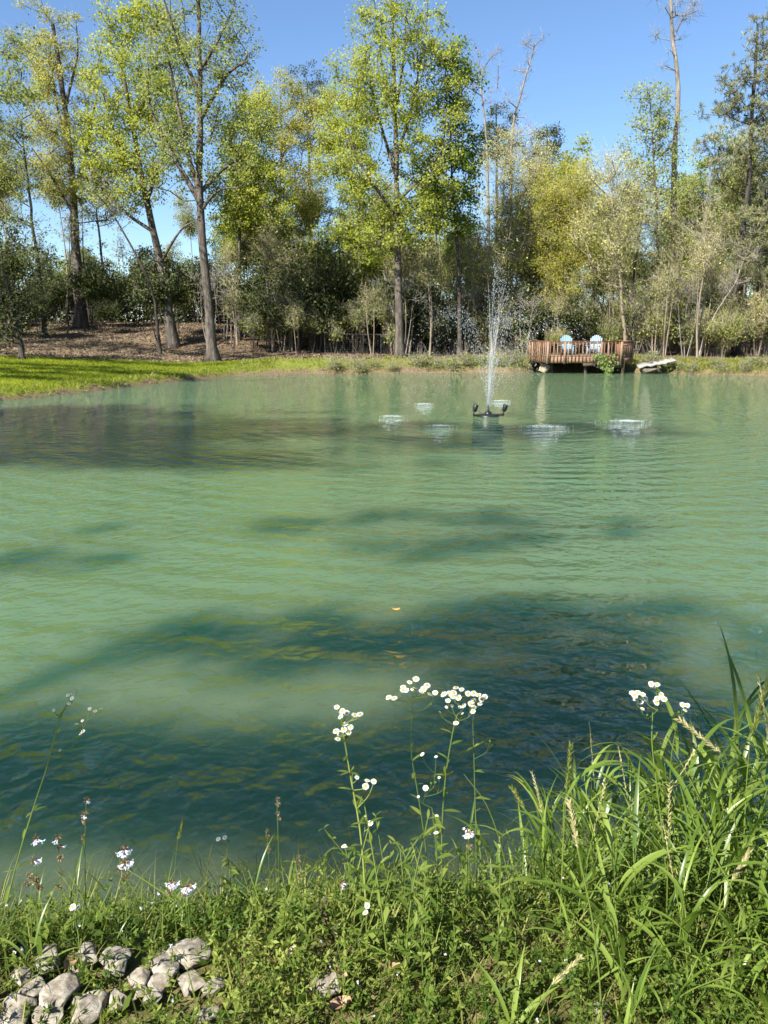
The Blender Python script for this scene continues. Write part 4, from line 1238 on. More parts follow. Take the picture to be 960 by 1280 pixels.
# creeping ground cover: whorled sprigs
base = near_pts(6900, -2.6, 2.6, 1.0, 2.75, 0.0, lambda x, y, d: rng.uniform(0, 1, len(x)) > 0.95 * rockzone(x, y))
n_ = len(base)
hh_ = np.clip(0.095 + 0.045 * vnoise(base[:, 0], base[:, 1], 5, 8) + 0.05 * sst((base[:, 0] - 0.1) / 0.5), 0.03, 0.25) * rng.uniform(0.6, 1.3, n_) * (1 - .6 * rockzone(base[:, 0], base[:, 1]))
dr = rand_dirs(n_, 1.1); dr[:, 2] = np.abs(dr[:, 2]); dr = norm(dr)
segs_a, segs_b, lp, la, lt = [], [], [], [], []
bt = np.clip(rng.uniform(0, 1, n_) * 0.6 + 0.2 + 0.25 * vnoise(base[:, 0], base[:, 1], 4, 14), 0, 1)
NN = 6
prev = base - [0, 0, .01]
for k in range(1, NN + 1):
    f = k / NN
    cur = base + dr * (hh_ * f)[:, None] * 1.15 + np.array([0, 0, 1.0]) * (hh_ * 0.25 * math.sin(f * 2.6))[:, None]
    segs_a.append(prev); segs_b.append(cur); prev = cur
    for j in range(5):
        ax = rand_dirs(n_, 0.25)
        lp.append(cur); la.append(ax); lt.append(bt)
sa, sb = np.concatenate(segs_a), np.concatenate(segs_b)
lp = np.concatenate(lp); la = np.concatenate(la); lt = np.concatenate(lt)
s = rng.uniform(.55, 1.3, len(lp))
cov = mk('ground_cover', [leaves(lp, la, .017 * s, .0062 * s, np.clip(lt + rng.normal(0, .12, len(lt)), 0, 1), .1),
                          tubes(sa, sb, np.full(len(sa), .0009), np.full(len(sa), .0008), 3, np.tile(bt, NN))], M['cover'], smooth=False)
tag(cov, 'creeping fine-leaved green ground cover on the near bank', kind='stuff')
# fine grass
base = near_pts(15000, -2.6, 2.6, 1.0, 2.78, -0.05, lambda x, y, d: rng.uniform(0, 1, len(x)) > 1.0 * rockzone(x, y))
n_ = len(base)
dr = rand_dirs(n_, 1.8); dr[:, 2] = np.abs(dr[:, 2]); dr = norm(dr)
edge = 1 - sst((sdist(base[:, 0], base[:, 1]) - .15) / .35)
Lg = (rng.uniform(.06, .19, n_) * (1 + 1.1 * edge)) * (1 + 0.5 * sst((base[:, 0] - .2) / .6))
gt = np.clip(rng.uniform(0, 1, n_) ** 1.4 + 0.15 * vnoise(base[:, 0], base[:, 1], 3, 2), 0, 1)
tag(mk('fine_grass', [strips(base - [0, 0, .01], dr, Lg, rng.uniform(.0022, .0045, n_), rng.uniform(.3, 1.7, n_), 5, gt)], M['fine'], smooth=False),
    'fine green and straw-coloured grass on the near bank', kind='stuff')
# small broad weed leaves
base = near_pts(900, -2.4, 2.4, 1.1, 2.7, 0.0, lambda x, y, d: rng.uniform(0, 1, len(x)) > 1.0 * rockzone(x, y))
n_ = len(base)
pos = np.repeat(base, 6, 0) + rng.normal(0, .012, (n_ * 6, 3)) + np.repeat(rng.uniform(0, .08, (n_, 1)), 6, 0) * np.array([0, 0, 1])
s = rng.uniform(.5, 1.3, n_ * 6)
tag(mk('weeds', [leaves(pos, rand_dirs(n_ * 6, .7), .042 * s, .016 * s, np.repeat(rng.uniform(0, 1, n_), 6), .12)], M['weed'], smooth=False),
    'small broad-leaved weeds among the grass of the near bank', kind='stuff')
# tiny white specks of blossom
base = near_pts(150, -1.6, 1.8, 1.2, 2.5, 0.1)
n_ = len(base)
pos = np.repeat(base + np.array([0, 0, 1]) * rng.uniform(.05, .15, (n_, 1)), 5, 0)
tag(mk('tiny_blossom', [leaves(pos, rand_dirs(n_ * 5, 1.0), .0055, .0042, rng.uniform(0, 1, n_ * 5))], M['sageflower'], smooth=False),
    'tiny pale blossoms scattered through the ground cover', kind='stuff')
# dead leaves
DL = 'dead leaves on the near bank'
M['deadleaf'] = noise_mat('dead_leaf', [(0.3, (0.13, 0.07, 0.035)), (0.7, (0.33, 0.22, 0.13))], 40, 5, .8)
M['paledead'] = noise_mat('bleached_leaf', [(0.3, (0.36, 0.28, 0.17)), (0.7, (0.56, 0.47, 0.32))], 40, 5, .8)


def cup_leaf(name, L, W, mat, curl=.35):
    a = np.linspace(0, 1, 8)
    V, Fq = [], []
    for i, f in enumerate(a):
        wd = W * math.sin(math.pi * min(.98, f * .93 + .04)) ** .7
        for j, sgn in enumerate((-1, -.5, 0, .5, 1)):
            V.append([sgn * wd / 2, f * L - L / 2, curl * W * sgn * sgn * .9 + .18 * L * (f - .5) ** 2 + rng.normal(0, .0008)])
    for i in range(7):
        for j in range(4):
            Fq.append([i * 5 + j, i * 5 + j + 1, i * 5 + 6 + j, i * 5 + 5 + j])
    return mk(name, [(V, Fq)], mat)


for (u, v, L, mt, lab) in ((425, 1258, .06, 'deadleaf', 'brown dead leaf lying lowest among the clovers by the bank edge'), (365, 1190, .035, 'paledead', 'small orange-tan dead leaf below the seed stalks'),
                           (422, 1165, .05, 'paledead', 'bleached curled leaf beside the brown earth clump'), (487, 1210, .055, 'deadleaf', 'dark grey-brown dead leaf under the low daisies'),
                           (88, 1203, .05, 'deadleaf', 'reddish dead leaf between the limestone rocks'), (310, 1182, .05, 'deadleaf', 'brown dead leaf in the grass at the waterline'),
                           (420, 1215, .06, 'deadleaf', 'purple-grey dead leaf over bare soil')):
    p = ground_at(u, v, .05)
    o = cup_leaf('dead_leaf', L, L * .6, M[mt])
    o.location = p; o.rotation_euler = (rng.uniform(-.4, .4), rng.uniform(-.4, .4), rng.uniform(0, 6.28))
    tag(o, lab, 'leaf', DL)
# black crumpled scrap on a stalk
p = ground_at(23, 1186, .09)
o = cup_leaf('blackened_leaf', .035, .028, M['black_plastic'], .5)
o.location = p; o.rotation_euler = (.9, .3, .5)
tag(o, 'single blackened leaf among the limestone rocks', 'leaf')
# earth clump
M['earth'] = noise_mat('dark_earth', [(0.3, (0.03, 0.02, 0.014)), (0.55, (0.10, 0.068, 0.045)), (0.75, (0.24, 0.17, 0.115))], 30, 8, .95, .9, 60, bdist=.01)
for (u, v, s, lab) in ((405, 1142, .055, 'dark brown earth clump crumbling at the waterline'), (416, 1120, .035, 'tan weathered lump of wood on the earth clump')):
    p = ground_at(u, v, .03)
    o = rock_mesh('earth_clump', s, s * .8, s * .65, M['earth'], .3)
    o.location = p + np.array([0, 0, .0]); tag(o, lab, 'earth clump')
# limestone rocks
for (u, v, r, lab) in rocks:
    p = ground_at(u, v, .03)
    s = min(r, 27) / F * p[1] * 1.3
    o = rock_mesh('rock', s * rng.uniform(.9, 1.25), s * rng.uniform(.75, 1.0), s * rng.uniform(.42, .66), M['limestone'], .13)
    o.location = p + np.array([0, 0, .006]); o.rotation_euler = (0, 0, rng.uniform(0, 6.28))
    tag(o, lab, 'rock', RK)

# ---- flower heads (shared meshes)


def ray_mesh():
    V, Fq, T = [], [], []
    n = 34
    for k in range(n):
        a = k * 2 * math.pi / n + rng.normal(0, .03); L = .0070 * rng.uniform(.88, 1.08); up = .10 + rng.normal(0, .10)
        ca, sa = math.cos(a), math.sin(a); w_ = .0006
        i = len(V)
        for rr_, ww in ((.0022, .5), (.0055, 1.0), (L, .55)):
            for sg in (-1, 1):
                V.append([ca * rr_ - sa * w_ * ww * sg, sa * rr_ + ca * w_ * ww * sg, (rr_ - .002) * up + .0004 * (k % 2)])
        Fq += [[i, i + 1, i + 3, i + 2], [i + 2, i + 3, i + 5, i + 4]]
    return V, Fq


def dome_mesh(r=.0030, h=.0016, z=.0004):
    V, Fq = [], []
    n = 12
    for (rr_, zz) in ((1, -.6), (.97, .15), (.7, .75), (.35, .95)):
        for k in range(n):
            a = k * 2 * math.pi / n; V.append([r * rr_ * math.cos(a), r * rr_ * math.sin(a), z + h * zz])
    for i in range(3):
        for k in range(n): Fq.append([i * n + k, i * n + (k + 1) % n, (i + 1) * n + (k + 1) % n, (i + 1) * n + k])
    V.append([0, 0, z + h])
    return V, Fq, [[3 * n + k, 3 * n + (k + 1) % n, 4 * n] for k in range(n)]


_ray = mk('flower', [ray_mesh()], M['petal'], link=False)
_d = dome_mesh(); _disc = mk('disc', [(_d[0], _d[1]), (_d[0], _d[2])], M['disc'], link=False)
_cup = mk('calyx_cup', [(dome_mesh(.0030, -.0034, -.0002)[0], [f[::-1] for f in _d[1]]), (dome_mesh(.0030, -.0034, -.0002)[0], _d[2])], M['stalk'], link=False)


def lens_leaf(L, W, fold=.2):
    V, Fq = [], []
    for i in range(6):
        f = i / 5; wd = W * math.sin(math.pi * (f * .92 + .06)) / 2
        V += [[-wd, f * L, fold * wd - .22 * L * f * f], [0, f * L, -.22 * L * f * f], [wd, f * L, fold * wd - .22 * L * f * f]]
    for i in range(5):
        Fq += [[i * 3, i * 3 + 1, i * 3 + 4, i * 3 + 3], [i * 3 + 1, i * 3 + 2, i * 3 + 5, i * 3 + 4]]
    return V, Fq


_leafs = [mk('leaf', [(*lens_leaf(.045, .011), .4 + .15 * k)], M['cover'], link=False) for k in range(3)]


def put(src, parent, loc, rot, s=1.0):
    o = src.copy(); C.objects.link(o); o.parent = parent
    o.location = loc; o.rotation_euler = rot; o.scale = (s, s, s)
    return o


def look_rot(d):
    return Vector(d).to_track_quat('Z', 'Y').to_euler()


def fleabane(label, y, stem, heads, group='fleabane plants on the near bank', nleaf=8, r=.0024, hs=1.15, y_heads=None, tint=.6):
    """stem: photo points from base upward; heads: photo points of flower heads (u, v) ; small buds with third value"""
    pts = [P(u, v, y + (0.02 * i)) for i, (u, v) in enumerate(stem)]
    b0 = pts[0].copy(); b0[2] = gz(b0[0], b0[1]) - .01
    t = thing('fleabane', label, 'flower', tuple(b0), 0, group)
    tr = catmull([b0] + pts[1:] if abs(pts[0][2] - b0[2]) < .05 else [b0] + pts, 14) - b0
    ch = polytube(tr, np.linspace(r, r * .55, 14), 6)
    hp = []
    for hd in heads:
        u, v = hd[0], hd[1]
        p = P(u, v, y + .03 + rng.normal(0, .018)) - b0
        hp.append((p, hd[2] if len(hd) > 2 else 1.0))
    cand = [q_ for q_ in tr[3:]]
    for p, s in sorted(hp, key=lambda q_: q_[0][2] + abs(q_[0][0] - tr[-1][0])):
        A = np.array(cand)
        dv = p - A
        hz = np.linalg.norm(dv[:, :2], axis=1)
        cost = np.linalg.norm(dv, axis=1) + np.where(dv[:, 2] < .35 * hz + .008, 1.0, 0)
        a = A[int(np.argmin(cost))]
        mid = a + (p - a) * .5 + np.array([(p[0] - a[0]) * .18, 0, -.003])
        ch += polytube(catmull([a, mid, p - np.array([0, 0, .003])], 6), np.linspace(r * .42, r * .28, 6), 5)
        cand.append(a + (p - a) * .35 + np.array([(p[0] - a[0]) * .1, 0, 0])); cand.append(mid)
    mk('stem', [(c_[0], c_[1], tint) for c_ in ch], M['stalk'], t)
    for p, s in hp:
        tilt = np.array([rng.normal(-.12, .32), rng.normal(-.45, .3), 1.0])
        ro = look_rot(tilt)
        if s >= .5:
            f = put(_ray, t, p, ro, 1.05 * s * hs * rng.uniform(.85, 1.12))
            put(_disc, f, (0, 0, 0), (0, 0, 0))
            put(_cup, f, (0, 0, 0), (0, 0, 0))
        else:
            b_ = put(_disc, t, p, ro, 1.0); b_.name = 'bud'
            b_.data = _cup.data
    for k in range(nleaf * 2):
        f = rng.uniform(.08, .88); j = int(f * 13)
        a = rng.uniform(0, 6.28)
        put(_leafs[k % 3], t, tr[j], (rng.uniform(.2, .9), 0, a), rng.uniform(.6, 1.35) * (1.15 - .6 * f))
    return t


fleabane('tall sparse fleabane with branching stem and tiny white heads over the water, by itself', 1.95, [(2, 1160), (22, 1075), (45, 1000), (60, 955), (74, 900), (84, 880)],
         [(85, 869, .7), (91, 867, .7), (90, 873, .7), (86, 880, .6), (67, 888, .6), (112, 886, .7), (119, 889, .8), (126, 886, .6), (96, 905, .6), (103, 901, .6), (101, 917, .6), (104, 914, .6), (75, 938, .6), (97, 922, .3)], nleaf=6)
fleabane('sunlit yellow-green fleabane stem with a slanting spire of white daisies', 1.80, [(459, 1165), (455, 1090), (449, 1030), (438, 970), (430, 920), (427, 900)],
         [(421, 884), (428, 889), (433, 891), (426, 896), (443, 894), (450, 893), (432, 905), (438, 909), (420, 914), (425, 917), (422, 924), (430, 912), (435, 915), (459, 976), (467, 977), (457, 983), (446, 972, .7), (463, 1029), (457, 1020, .6), (440, 968, .3)], nleaf=14, r=.003, tint=.95)  # bright tint paints the sun onto this stem
fleabane('slim fleabane with a shaded stem and a loose crown of white daisies', 1.86, [(541, 1160), (532, 1060), (522, 990), (514, 940), (515, 890)],
         [(504, 859), (512, 853), (520, 849), (518, 860), (508, 863), (504, 863), (530, 861), (534, 857), (527, 864), (486, 872), (493, 873), (537, 868), (544, 866), (538, 880, .35), (515, 862, .6)], nleaf=6, r=.0017, tint=.3)  # low tint paints shade into the stem colour
fleabane('densest fleabane with a broad head of many white daisies', 1.78, [(553, 1180), (552, 1060), (556, 980), (565, 920), (571, 895)],
         [(555, 868), (562, 867), (570, 860), (577, 862), (566, 870), (573, 872), (560, 876), (567, 866), (585, 867), (592, 867), (598, 869), (580, 882), (588, 880), (592, 876), (602, 874), (600, 880), (606, 871), (591, 889), (570, 904), (565, 882, .6), (575, 884, .6), (558, 884, .6), (550, 890, .5), (578, 892, .5)], nleaf=10, r=.0022, hs=1.12, tint=.35)  # stem shade is put into the darker tint
fleabane('second thin stem behind the densest fleabane ending in one daisy', 1.82, [(596, 1180), (595, 1050), (593, 970), (591, 905)], [(592, 884), (615, 930, .45), (612, 926, .45)], nleaf=5, r=.0018, tint=.3)  # stem tint darkened for shade, like the plant before it
fleabane('short fleabane with few white heads between the dense and slim plants', 1.74, [(548, 1180), (546, 1080), (540, 1010)],
         [(532, 985, 1.0), (528, 943, .7), (545, 946, .5), (549, 972, .5), (539, 979, .35), (544, 978, .35), (523, 996, .5), (546, 1020, .5), (545, 1041, .9), (555, 985, .4)], nleaf=8, r=.0016, tint=.4)
fleabane('fleabane rising among the broad grass with a small white cluster', 1.80, [(838, 1180), (830, 1060), (822, 990), (815, 930), (816, 890)],
         [(814, 855), (821, 856), (816, 858), (790, 866), (797, 866), (793, 869), (803, 868), (795, 874), (800, 877), (806, 873), (826, 868), (822, 873), (820, 878), (830, 874), (803, 886, .7), (809, 894, .4)], nleaf=14, r=.0026, tint=.45)
fleabane('side branch fleabane with two flat white heads near the ryegrass', 1.84, [(842, 1170), (838, 1060), (838, 960), (846, 905)], [(853, 881), (859, 882), (856, 888, .7), (848, 890, .4)], nleaf=6, r=.0016, tint=.4)
fleabane('low fleabane with one open pair of heads at the dark water edge', 1.95, [(290, 1150), (287, 1090), (282, 1060)], [(273, 1049), (281, 1047), (277, 1055, .4), (285, 1052, .4)], nleaf=8, r=.0015)
fleabane('lowest fleabane whose two daisies face the viewer in the ground cover', 1.62, [(458, 1200), (458, 1160)], [(457, 1141), (459, 1132), (432, 1059, .7)], nleaf=4, r=.0015, hs=1.1)
fleabane('stray fleabane with one cream head above the limestone rocks', 1.6, [(105, 1230), (98, 1170), (94, 1140)], [(91, 1134), (97, 1135)], nleaf=3, r=.0018)
fleabane('short bent fleabane with half-open heads on the right flank of the earth clump'.replace('right ', ''), 1.85, [(440, 1150), (436, 1090), (432, 1062)], [(430, 1058, .9), (441, 1060, .4)], nleaf=4, r=.0014)
fleabane('fleabane in the shade with one drooping white head among green stems', 1.8, [(582, 1160), (583, 1090), (584, 1055)], [(585, 1040), (590, 1041, .7), (580, 1036, .5), (517, 1110, .7)], nleaf=6, r=.0016)

# ---- lyre-leaf sage


def sage_flower():
    V, Fq = [], []
    n = 7
    for i, (z, rr_) in enumerate(((0, .0010), (.006, .0013), (.010, .0024))):
        for k in range(n):
            a = k * 6.283 / n; V.append([rr_ * math.cos(a), rr_ * math.sin(a), z])
    for i in range(2):
        for k in range(n): Fq.append([i * n + k, i * n + (k + 1) % n, (i + 1) * n + (k + 1) % n, (i + 1) * n + k])
    for (a, L, W) in ((0, .007, .005), (1.3, .0042, .003), (-1.3, .0042, .003), (3.14, .004, .0035)):
        i = len(V); c_, s_ = math.cos(a), math.sin(a)
        for (rr_, ww, z) in ((.0018, .5, .0095), (.0018 + L * .6, 1, .013), (.0018 + L, .6, .0115)):
            for sg in (-1, 1): V.append([c_ * rr_ - s_ * W * ww * sg / 2, s_ * rr_ + c_ * W * ww * sg / 2, z])
        Fq += [[i, i + 1, i + 3, i + 2], [i + 2, i + 3, i + 5, i + 4]]
    return V, Fq


_sf = mk('flower', [sage_flower()], M['sageflower'], link=False)


def whorl_mesh():
    pos = rng.normal(0, .0018, (16, 3)); ax = rand_dirs(16, .2)
    a1 = spikes(pos + ax * .007, -ax * .007, .0026, rng.uniform(0, 1, 16))
    return [a1, leaves(pos, ax, .010, .004, rng.uniform(0, 1, 16))]


_wh = [mk('calyx_whorl', whorl_mesh(), M['calyx'], link=False) for _ in range(3)]


def sage(label, y, stem, whorls, nfl, group='sage plants on the near bank', s=1.0, r=.0014):
    pts = [P(u, v, y) for u, v in stem]
    b0 = pts[0].copy(); b0[2] = gz(b0[0], b0[1]) - .01
    t = thing('sage', label, 'flower', tuple(b0), 0, group)
    tr = catmull([b0] + pts[1:], 10) - b0
    mk('stem', [(c_[0], c_[1], .4) for c_ in polytube(tr, np.linspace(r, r * .6, 10), 6)], M['stalk'], t)
    left = nfl
    for i, (u, v) in enumerate(whorls):
        p = P(u, v, y) - b0
        put(_wh[i % 3], t, p, (rng.normal(0, .2), rng.normal(0, .2), rng.uniform(0, 6.28)), s * rng.uniform(.85, 1.2))
        k = min(left, nfl if i == 0 and len(whorls) < 3 else math.ceil(nfl / 2)); left -= k
        for q in range(k):
            a = rng.uniform(-2.6, .5)
            d = np.array([math.cos(a), math.sin(a), rng.uniform(-.7, .15)])
            put(_sf, t, p + d * .005, look_rot(d), s * rng.uniform(.85, 1.15))
    return t


sage('sage with two full whorls of drooping white-lavender flowers at the water edge', 1.72, [(158, 1190), (158, 1120), (157, 1062)], [(155, 1062), (157, 1078), (150, 1086), (158, 1096)], 18, s=1.15)
sage('lower sage clump with lavender flowers beside the largest tan rock', 1.72, [(222, 1180), (218, 1130), (216, 1098)], [(215, 1103), (212, 1115)], 9, s=1.0)
sage('sage with whitish flowers crowded low beside the lower lavender clump', 1.72, [(240, 1180), (236, 1140), (234, 1112)], [(235, 1108), (231, 1118)], 8, s=1.1)
sage('tall brown-whorled sage with a white floret at its tip', 1.85, [(106, 1150), (106, 1070), (108, 1000)], [(108, 1000), (106, 1018), (105, 1027), (104, 1046)], 2, s=.9)
sage('brown-whorled sage stem with lavender florets hanging by the broad upright blade', 1.75, [(46, 1180), (45, 1110), (44, 1044)], [(45, 1048), (42, 1075), (36, 1095), (44, 1100), (49, 1110), (34, 1105)], 6, s=1.1)
sage('thin sage stem with evenly spaced brown whorls and two white florets', 1.78, [(79, 1170), (76, 1100), (72, 1048)], [(73, 1047), (75, 1058), (76, 1073), (76, 1092), (74, 1108)], 3, s=.9)
sage('small sage with one white floret beside the earth clump', 1.9, [(430, 1160), (428, 1120), (427, 1100)], [(427, 1104)], 3, s=.9)
sage('sage with ragged white flowers under the densest fleabane', 1.8, [(587, 1160), (586, 1090), (586, 1046)], [(586, 1040), (588, 1058)], 6, s=1.0)
for (u0, v0, u1, v1, lab) in ((350, 1130, 346, 995, 'tallest dry brown seed stalk over the dark water'), (340, 1130, 333, 1035, 'short dry seed stalk beside the tallest one'), (360, 1130, 372, 1068, 'dry seed stalk bending away from the tallest one')):
    sage(lab, 1.98, [(u0, v0 + 40), ((u0 + u1) / 2, (v0 + v1) / 2), (u1, v1)], [(u1 + 1, v1 + 4), (u1 + 2, v1 + 10), (u1 + 2, v1 + 22), (u1 + 3, v1 + 28)], 0, 'dry seed stalks on the near bank', s=.75)

# ---- broad grass


def blade_obj(t, base, az, el, L, W, droop, tint):
    d = np.array([[math.cos(az) * math.cos(el), math.sin(az) * math.cos(el), math.sin(el)]])
    ch = strips(np.array([base]), d, L, W, droop, 9, np.array([tint]), np.array([rng.normal(0, .35)]))
    V = ch[0].reshape(10, 2, 3)
    mid = V.mean(1) - np.array([0, 0, 1]) * np.linalg.norm(V[:, 1] - V[:, 0], axis=1)[:, None] * .16      # keel
    V3 = np.stack([V[:, 0], mid, V[:, 1]], 1).reshape(-1, 3)
    Fq = []
    for i in range(9): Fq += [[i * 3, i * 3 + 1, i * 3 + 4, i * 3 + 3], [i * 3 + 1, i * 3 + 2, i * 3 + 5, i * 3 + 4]]
    return mk('blade', [(V3, Fq, tint)], M['grassblade'], t)


def grass_plant(label, group, h, nb, W=.011, spike=False):
    t = thing('grass_plant', label, 'grass plant', (0, 0, 0), 0, group)
    lean = rng.normal(0, .09, 2)
    tr = catmull([[0, 0, -.01], [lean[0] * .3, lean[1] * .3, h * .4], [lean[0] * 1.0, lean[1] * 1.0, h * .78]], 10)
    mk('stem', [(c_[0], c_[1], .55) for c_ in polytube(tr, np.linspace(.0026, .0015, 10), 6)], M['stalk'], t)
    for k in range(nb):
        f = (k + .5) / nb
        j = int(f * 9)
        blade_obj(t, tr[j], rng.uniform(0, 6.28), rng.uniform(.95, 1.45), h * rng.uniform(.38, .62), W * rng.uniform(.65, 1.25), rng.uniform(.6, 2.4), rng.uniform(.1, .95))
    if spike:
        mk('seed_head', seed_chunks(tr[-1], np.array([lean[0] * .6, lean[1] * .6, h * .3])), M['straw'], t)
    return t


def seed_chunks(p, vec, n=22, s=1.0):
    f = np.linspace(0, 1, n)
    pos = p + vec * f[:, None]
    d = norm(vec[None])[0]
    sd = np.array([d[2], 0, -d[0]]); sg = np.where(np.arange(n) % 2 == 0, 1, -1)[:, None]
    ax = norm(d + sd * sg * .45 + rng.normal(0, .12, (n, 3)))
    return [(c_[0], c_[1], .5) for c_ in polytube([p, p + vec * .5, p + vec], [.0012, .001, .0005], 5)] + [spikes(pos, ax * .016 * s, .0022 * s, rng.uniform(0, 1, n)), leaves(pos, ax, .017 * s, .005 * s, rng.uniform(0, 1, n))]


GG = 'broad-bladed grass plants on the near bank'
GL = 'broad-bladed green grass plant in the thick stand beside the water'
protos_ = [grass_plant(GL, GG, h, nb, W_, sp) for h, nb, W_, sp in ((.58, 7, .013, False), (.50, 8, .012, False), (.64, 9, .011, False), (.46, 9, .013, False), (.60, 7, .009, True), (.55, 9, .014, False), (.40, 9, .011, False))]
spots = []
for k in range(4000):
    x = rng.uniform(.22, 1.75); y = rng.uniform(1.38, 2.45)
    if sdist(np.array([x]), np.array([y]))[0] < .12: continue
    dens = sst((x - .22) / .35) * (0.35 + .65 * sst((x - .45) / .4))
    if rng.uniform() > dens: continue
    if any((x - a) ** 2 + (y - c) ** 2 < .0036 for a, c in spots): continue
    spots.append((x, y))
    if len(spots) >= 145: break
_seen = set()
for k, (x, y) in enumerate(spots):
    p = protos_[k % len(protos_)]
    o = p if p.name not in _seen else dup(p)
    _seen.add(p.name)
    s = rng.uniform(.75, 1.15) * (0.62 + .38 * sst((x - .25) / .35)) * (.84 if y < 1.62 else 1) * (1 + .22 * sst((x - .6) / .4))
    o.location = (x, y, gz(x, y) - .005); o.rotation_euler = (rng.normal(0, .06), rng.normal(0, .06), rng.uniform(0, 6.28)); o.scale = (s, s, s)
    u = 480 + 960 * x / y * .8
    o['label'] = 'broad-bladed green grass plant ' + ('in the front row ' if y < 1.68 else 'in the middle row ' if y < 2.0 else 'by the water ') + next(t for m_, t in ((640, 'at the thin flowery end of the stand'), (740, 'near the stout pale ryegrass spike'), (830, 'below the big arching leaf'), (900, 'around the small white daisy cluster'), (1e9, 'near the zigzag ryegrass spike')) if u < m_)
# a few broad blades elsewhere
GG2 = 'lone grass plants on the flowery part of the near bank'
pl = [grass_plant('small upright grass plant growing among the flowers at the water edge', GG2, h, nb, .007) for h, nb in ((.26, 5), (.22, 5), (.30, 4))]
_seen = set()
sp2 = [(x, y) for x, y in zip(rng.uniform(-1.5, .4, 130), rng.uniform(1.62, 2.4, 130)) if sdist(np.array([x]), np.array([y]))[0] > .08 and rockzone(x, y) < .2][:64]
for k, (x, y) in enumerate(sp2):
    p = pl[k % 3]
    o = p if p.name not in _seen else dup(p)
    _seen.add(p.name)
    s = rng.uniform(.5, 1.0)
    o.location = (x, y, gz(x, y) - .005); o.rotation_euler = (rng.normal(0, .1), rng.normal(0, .1), rng.uniform(0, 6.28)); o.scale = (s, s, s)
    u = 480 + 960 * x / y * .82
    o['label'] = 'small upright grass plant ' + ('in front, ' if y < 1.85 else 'at the water edge, ' if y > 2.15 else '') + next(tt_ for m_, tt_ in ((60, 'past the rocks under the lone fleabane'), (130, 'behind the limestone rocks by the sage'), (200, 'by the sage with two full whorls'), (260, 'beside the largest tan rock'), (340, 'near the dry seed stalks'), (420, 'beside the earth clump'), (500, 'at the foot of the sunlit fleabane'), (570, 'at the foot of the slim fleabane'), (640, 'at the foot of the densest fleabane'), (1e9, 'under the grass stand')) if u < m_)


GW = 'tall leafy weeds on the near bank'


def leafy_weed(h, nl):
    t = thing('leafy_weed', 'tall leafy weed stem', 'weed', (0, 0, 0), 0, GW)
    tr = catmull([[0, 0, -.01], [.01, 0, h * .5], [rng.normal(0, .02), rng.normal(0, .02), h]], 10)
    mk('stem', [(c_[0], c_[1], .55) for c_ in polytube(tr, np.linspace(.0018, .0009, 10), 5)], M['stalk'], t)
    for k in range(nl):
        f = (k + .5) / nl
        put(_leafs[k % 3], t, tr[min(9, int(f * 10))], (rng.uniform(.2, .9), 0, k * 2.4 + rng.normal(0, .4)), rng.uniform(.6, 1.1) * (1.15 - .6 * f))
    return t


lw_ = [leafy_weed(.22, 14), leafy_weed(.30, 18), leafy_weed(.17, 12)]
_seen = set()
k = 0
while k < 104:
    x = rng.uniform(-1.4, .9); y = rng.uniform(1.55, 2.45)
    if sdist(np.array([x]), np.array([y]))[0] < .05 or rockzone(x, y) > .15: continue
    if x < -.35 and rng.uniform() < .55: continue
    p = lw_[k % 3]
    o = p if p.name not in _seen else dup(p)
    _seen.add(p.name)
    s = rng.uniform(.55, 1.15) * (1.0 if x > -.35 else .75) * (1.45 if -.1 < x < .32 and y < 2.1 else 1)
    o.location = (x, y, gz(x, y) - .005); o.rotation_euler = (rng.normal(0, .16), rng.normal(0, .16), rng.uniform(0, 6.28)); o.scale = (s, s, s)
    u = 480 + 960 * x / y * .82
    o['label'] = 'tall leafy weed stem ' + ('in front, ' if y < 1.85 else 'close to the water, ' if y > 2.15 else '') + next(tt_ for m_, tt_ in ((130, 'behind the limestone rocks by the sage'), (260, 'beside the largest tan rock'), (340, 'near the dry seed stalks'), (420, 'beside the earth clump'), (500, 'at the foot of the sunlit fleabane'), (570, 'at the foot of the slim fleabane'), (640, 'at the foot of the densest fleabane'), (1e9, 'under the grass stand')) if u < m_)
    k += 1


def stalk(label, pts, y, head, r=.0018, mat='straw', s=1.0):
    q = [P(u, v, y) for u, v in pts]
    b0 = q[0].copy()
    g = gz(b0[0], b0[1])
    b0[2] = g - .01
    t = thing('grass_stalk', label, 'grass stalk', tuple(b0), 0, 'tall grass stalks on the near bank')
    tr = catmull([b0] + q, 14) - b0
    mk('stem', [(c_[0], c_[1], .6) for c_ in polytube(tr, np.linspace(r, r * .6, 14), 6)], M['stalk'], t)
    if head:
        h0 = tr[-1]; hv = P(*head, y) - b0 - h0
        mk('seed_head', seed_chunks(h0, hv, 26, s), M[mat], t)
    return t


stalk('pale yellow ryegrass spike standing straight and stout before the grass stand', [(752, 1265), (742, 1160), (722, 1060)], 1.45, (712, 1003), .0028, s=1.0)
stalk('long slanting ryegrass stalk crossing the grass stand to the water', [(842, 1270), (880, 1180), (915, 1100)], 1.45, (936, 1066), .0022)
stalk('dry drooping brome stalk arching over the small white cluster', [(930, 1180), (918, 1020), (900, 940)], 1.75, (850, 900), .0013, s=1.1)
stalk('tall ryegrass spike at the edge of the stand with zigzag seeds', [(925, 1180), (932, 1000), (938, 920)], 1.72, (958, 855), .0018, 'fine', s=1.3)
stalk('thin upright spike at the near end of the grass stand', [(699, 1190), (704, 1060), (708, 990)], 1.75, (713, 932), .0015, 'fine')
stalk('short straw spike bending low in the grass stand', [(660, 1280), (690, 1230)], 1.42, (724, 1198), .002)
stalk('thin curved vetch stem with hooked tip over the dark water', [(660, 1150), (670, 1060), (655, 1010)], 1.9, (640, 985), .0011, 'fine')
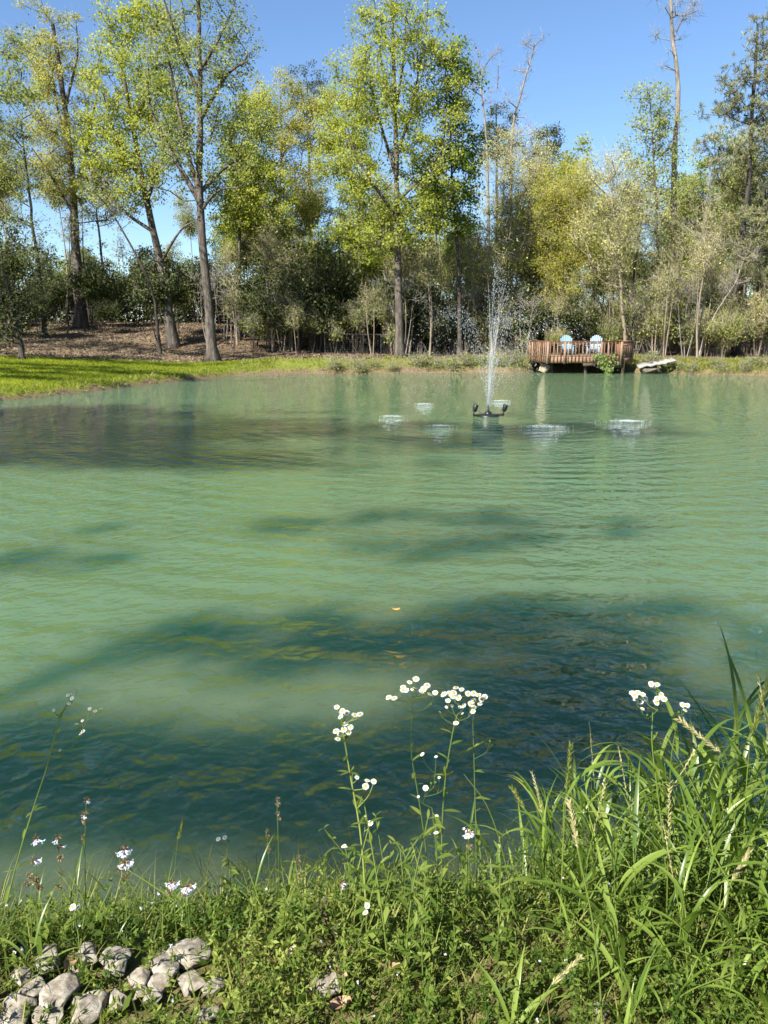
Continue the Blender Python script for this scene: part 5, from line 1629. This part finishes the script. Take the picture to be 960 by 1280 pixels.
stalk('fine hooked grass stem alone over the dark water', [(214, 1150), (219, 1080), (222, 1050)], 1.95, (229, 1026), .0008, 'fine', .7)
stalk('thin green stem arching away from the fleabane', [(650, 1180), (632, 1080), (610, 1010), (580, 968)], 1.78, None, .0014)
t = thing('broad_blade_plant', 'broad upright grass blades growing alone among the limestone rocks', 'grass plant', (0, 0, 0), 0)
p = ground_at(52, 1215, .01); t.location = p
blade_obj(t, np.zeros(3), 1.9, 1.45, .16, .012, .25, .6); blade_obj(t, np.zeros(3), .3, .9, .12, .010, 1.2, .7); blade_obj(t, np.zeros(3), 3.4, 1.0, .12, .010, 1.1, .5)
t = thing('broad_blade_plant', 'big arching grass leaf drooping over the water at the stand front', 'grass plant', (0, 0, 0), 0)
q = P(705, 1005, 1.8); t.location = (q[0], 1.8, gz(q[0], 1.8))
h = q[2] - gz(q[0], 1.8)
mk('stem', [(c_[0], c_[1], .5) for c_ in polytube(catmull([[.01, 0, -.01], [.005, 0, h * .5], [0, 0, h]], 8), np.linspace(.0026, .0018, 8), 6)], M['stalk'], t)
blade_obj(t, np.array([0, 0, h]), .15, 1.25, .30, .013, 2.75, .55)
blade_obj(t, np.array([.005, 0, h * .6]), 2.6, 1.1, .22, .011, 1.9, .4)
# big near leaf blade at the lower corner
t = thing('broad_blade_plant', 'pale broad leaf blade crossing low before the grass stand', 'grass plant', (0, 0, 0), 0)
q = ground_at(640, 1290, .03); t.location = q
blade_obj(t, np.zeros(3), .5, .75, .16, .014, .9, .85); blade_obj(t, np.zeros(3), 1.2, 1.3, .20, .012, 1.3, .9); blade_obj(t, np.zeros(3), 2.2, 1.1, .2, .010, 1.5, .5)
t = thing('cleaver', 'upright pale cleaver stem with leaf whorls in the ground cover', 'plant', (0, 0, 0), 0)
q = ground_at(430, 1262, .01); t.location = q
mk('stem', [(c_[0], c_[1], .8) for c_ in polytube([[0, 0, -.01], [0, .003, .06], [-.003, .005, .115]], [.0017, .0015, .0012], 6)], M['stalk'], t)
for z, k in ((.065, 6), (.105, 6), (.118, 5)):
    for j in range(k):
        put(_leafs[j % 3], t, (0, .004, z), (.75, 0, j * 6.283 / k), .55)
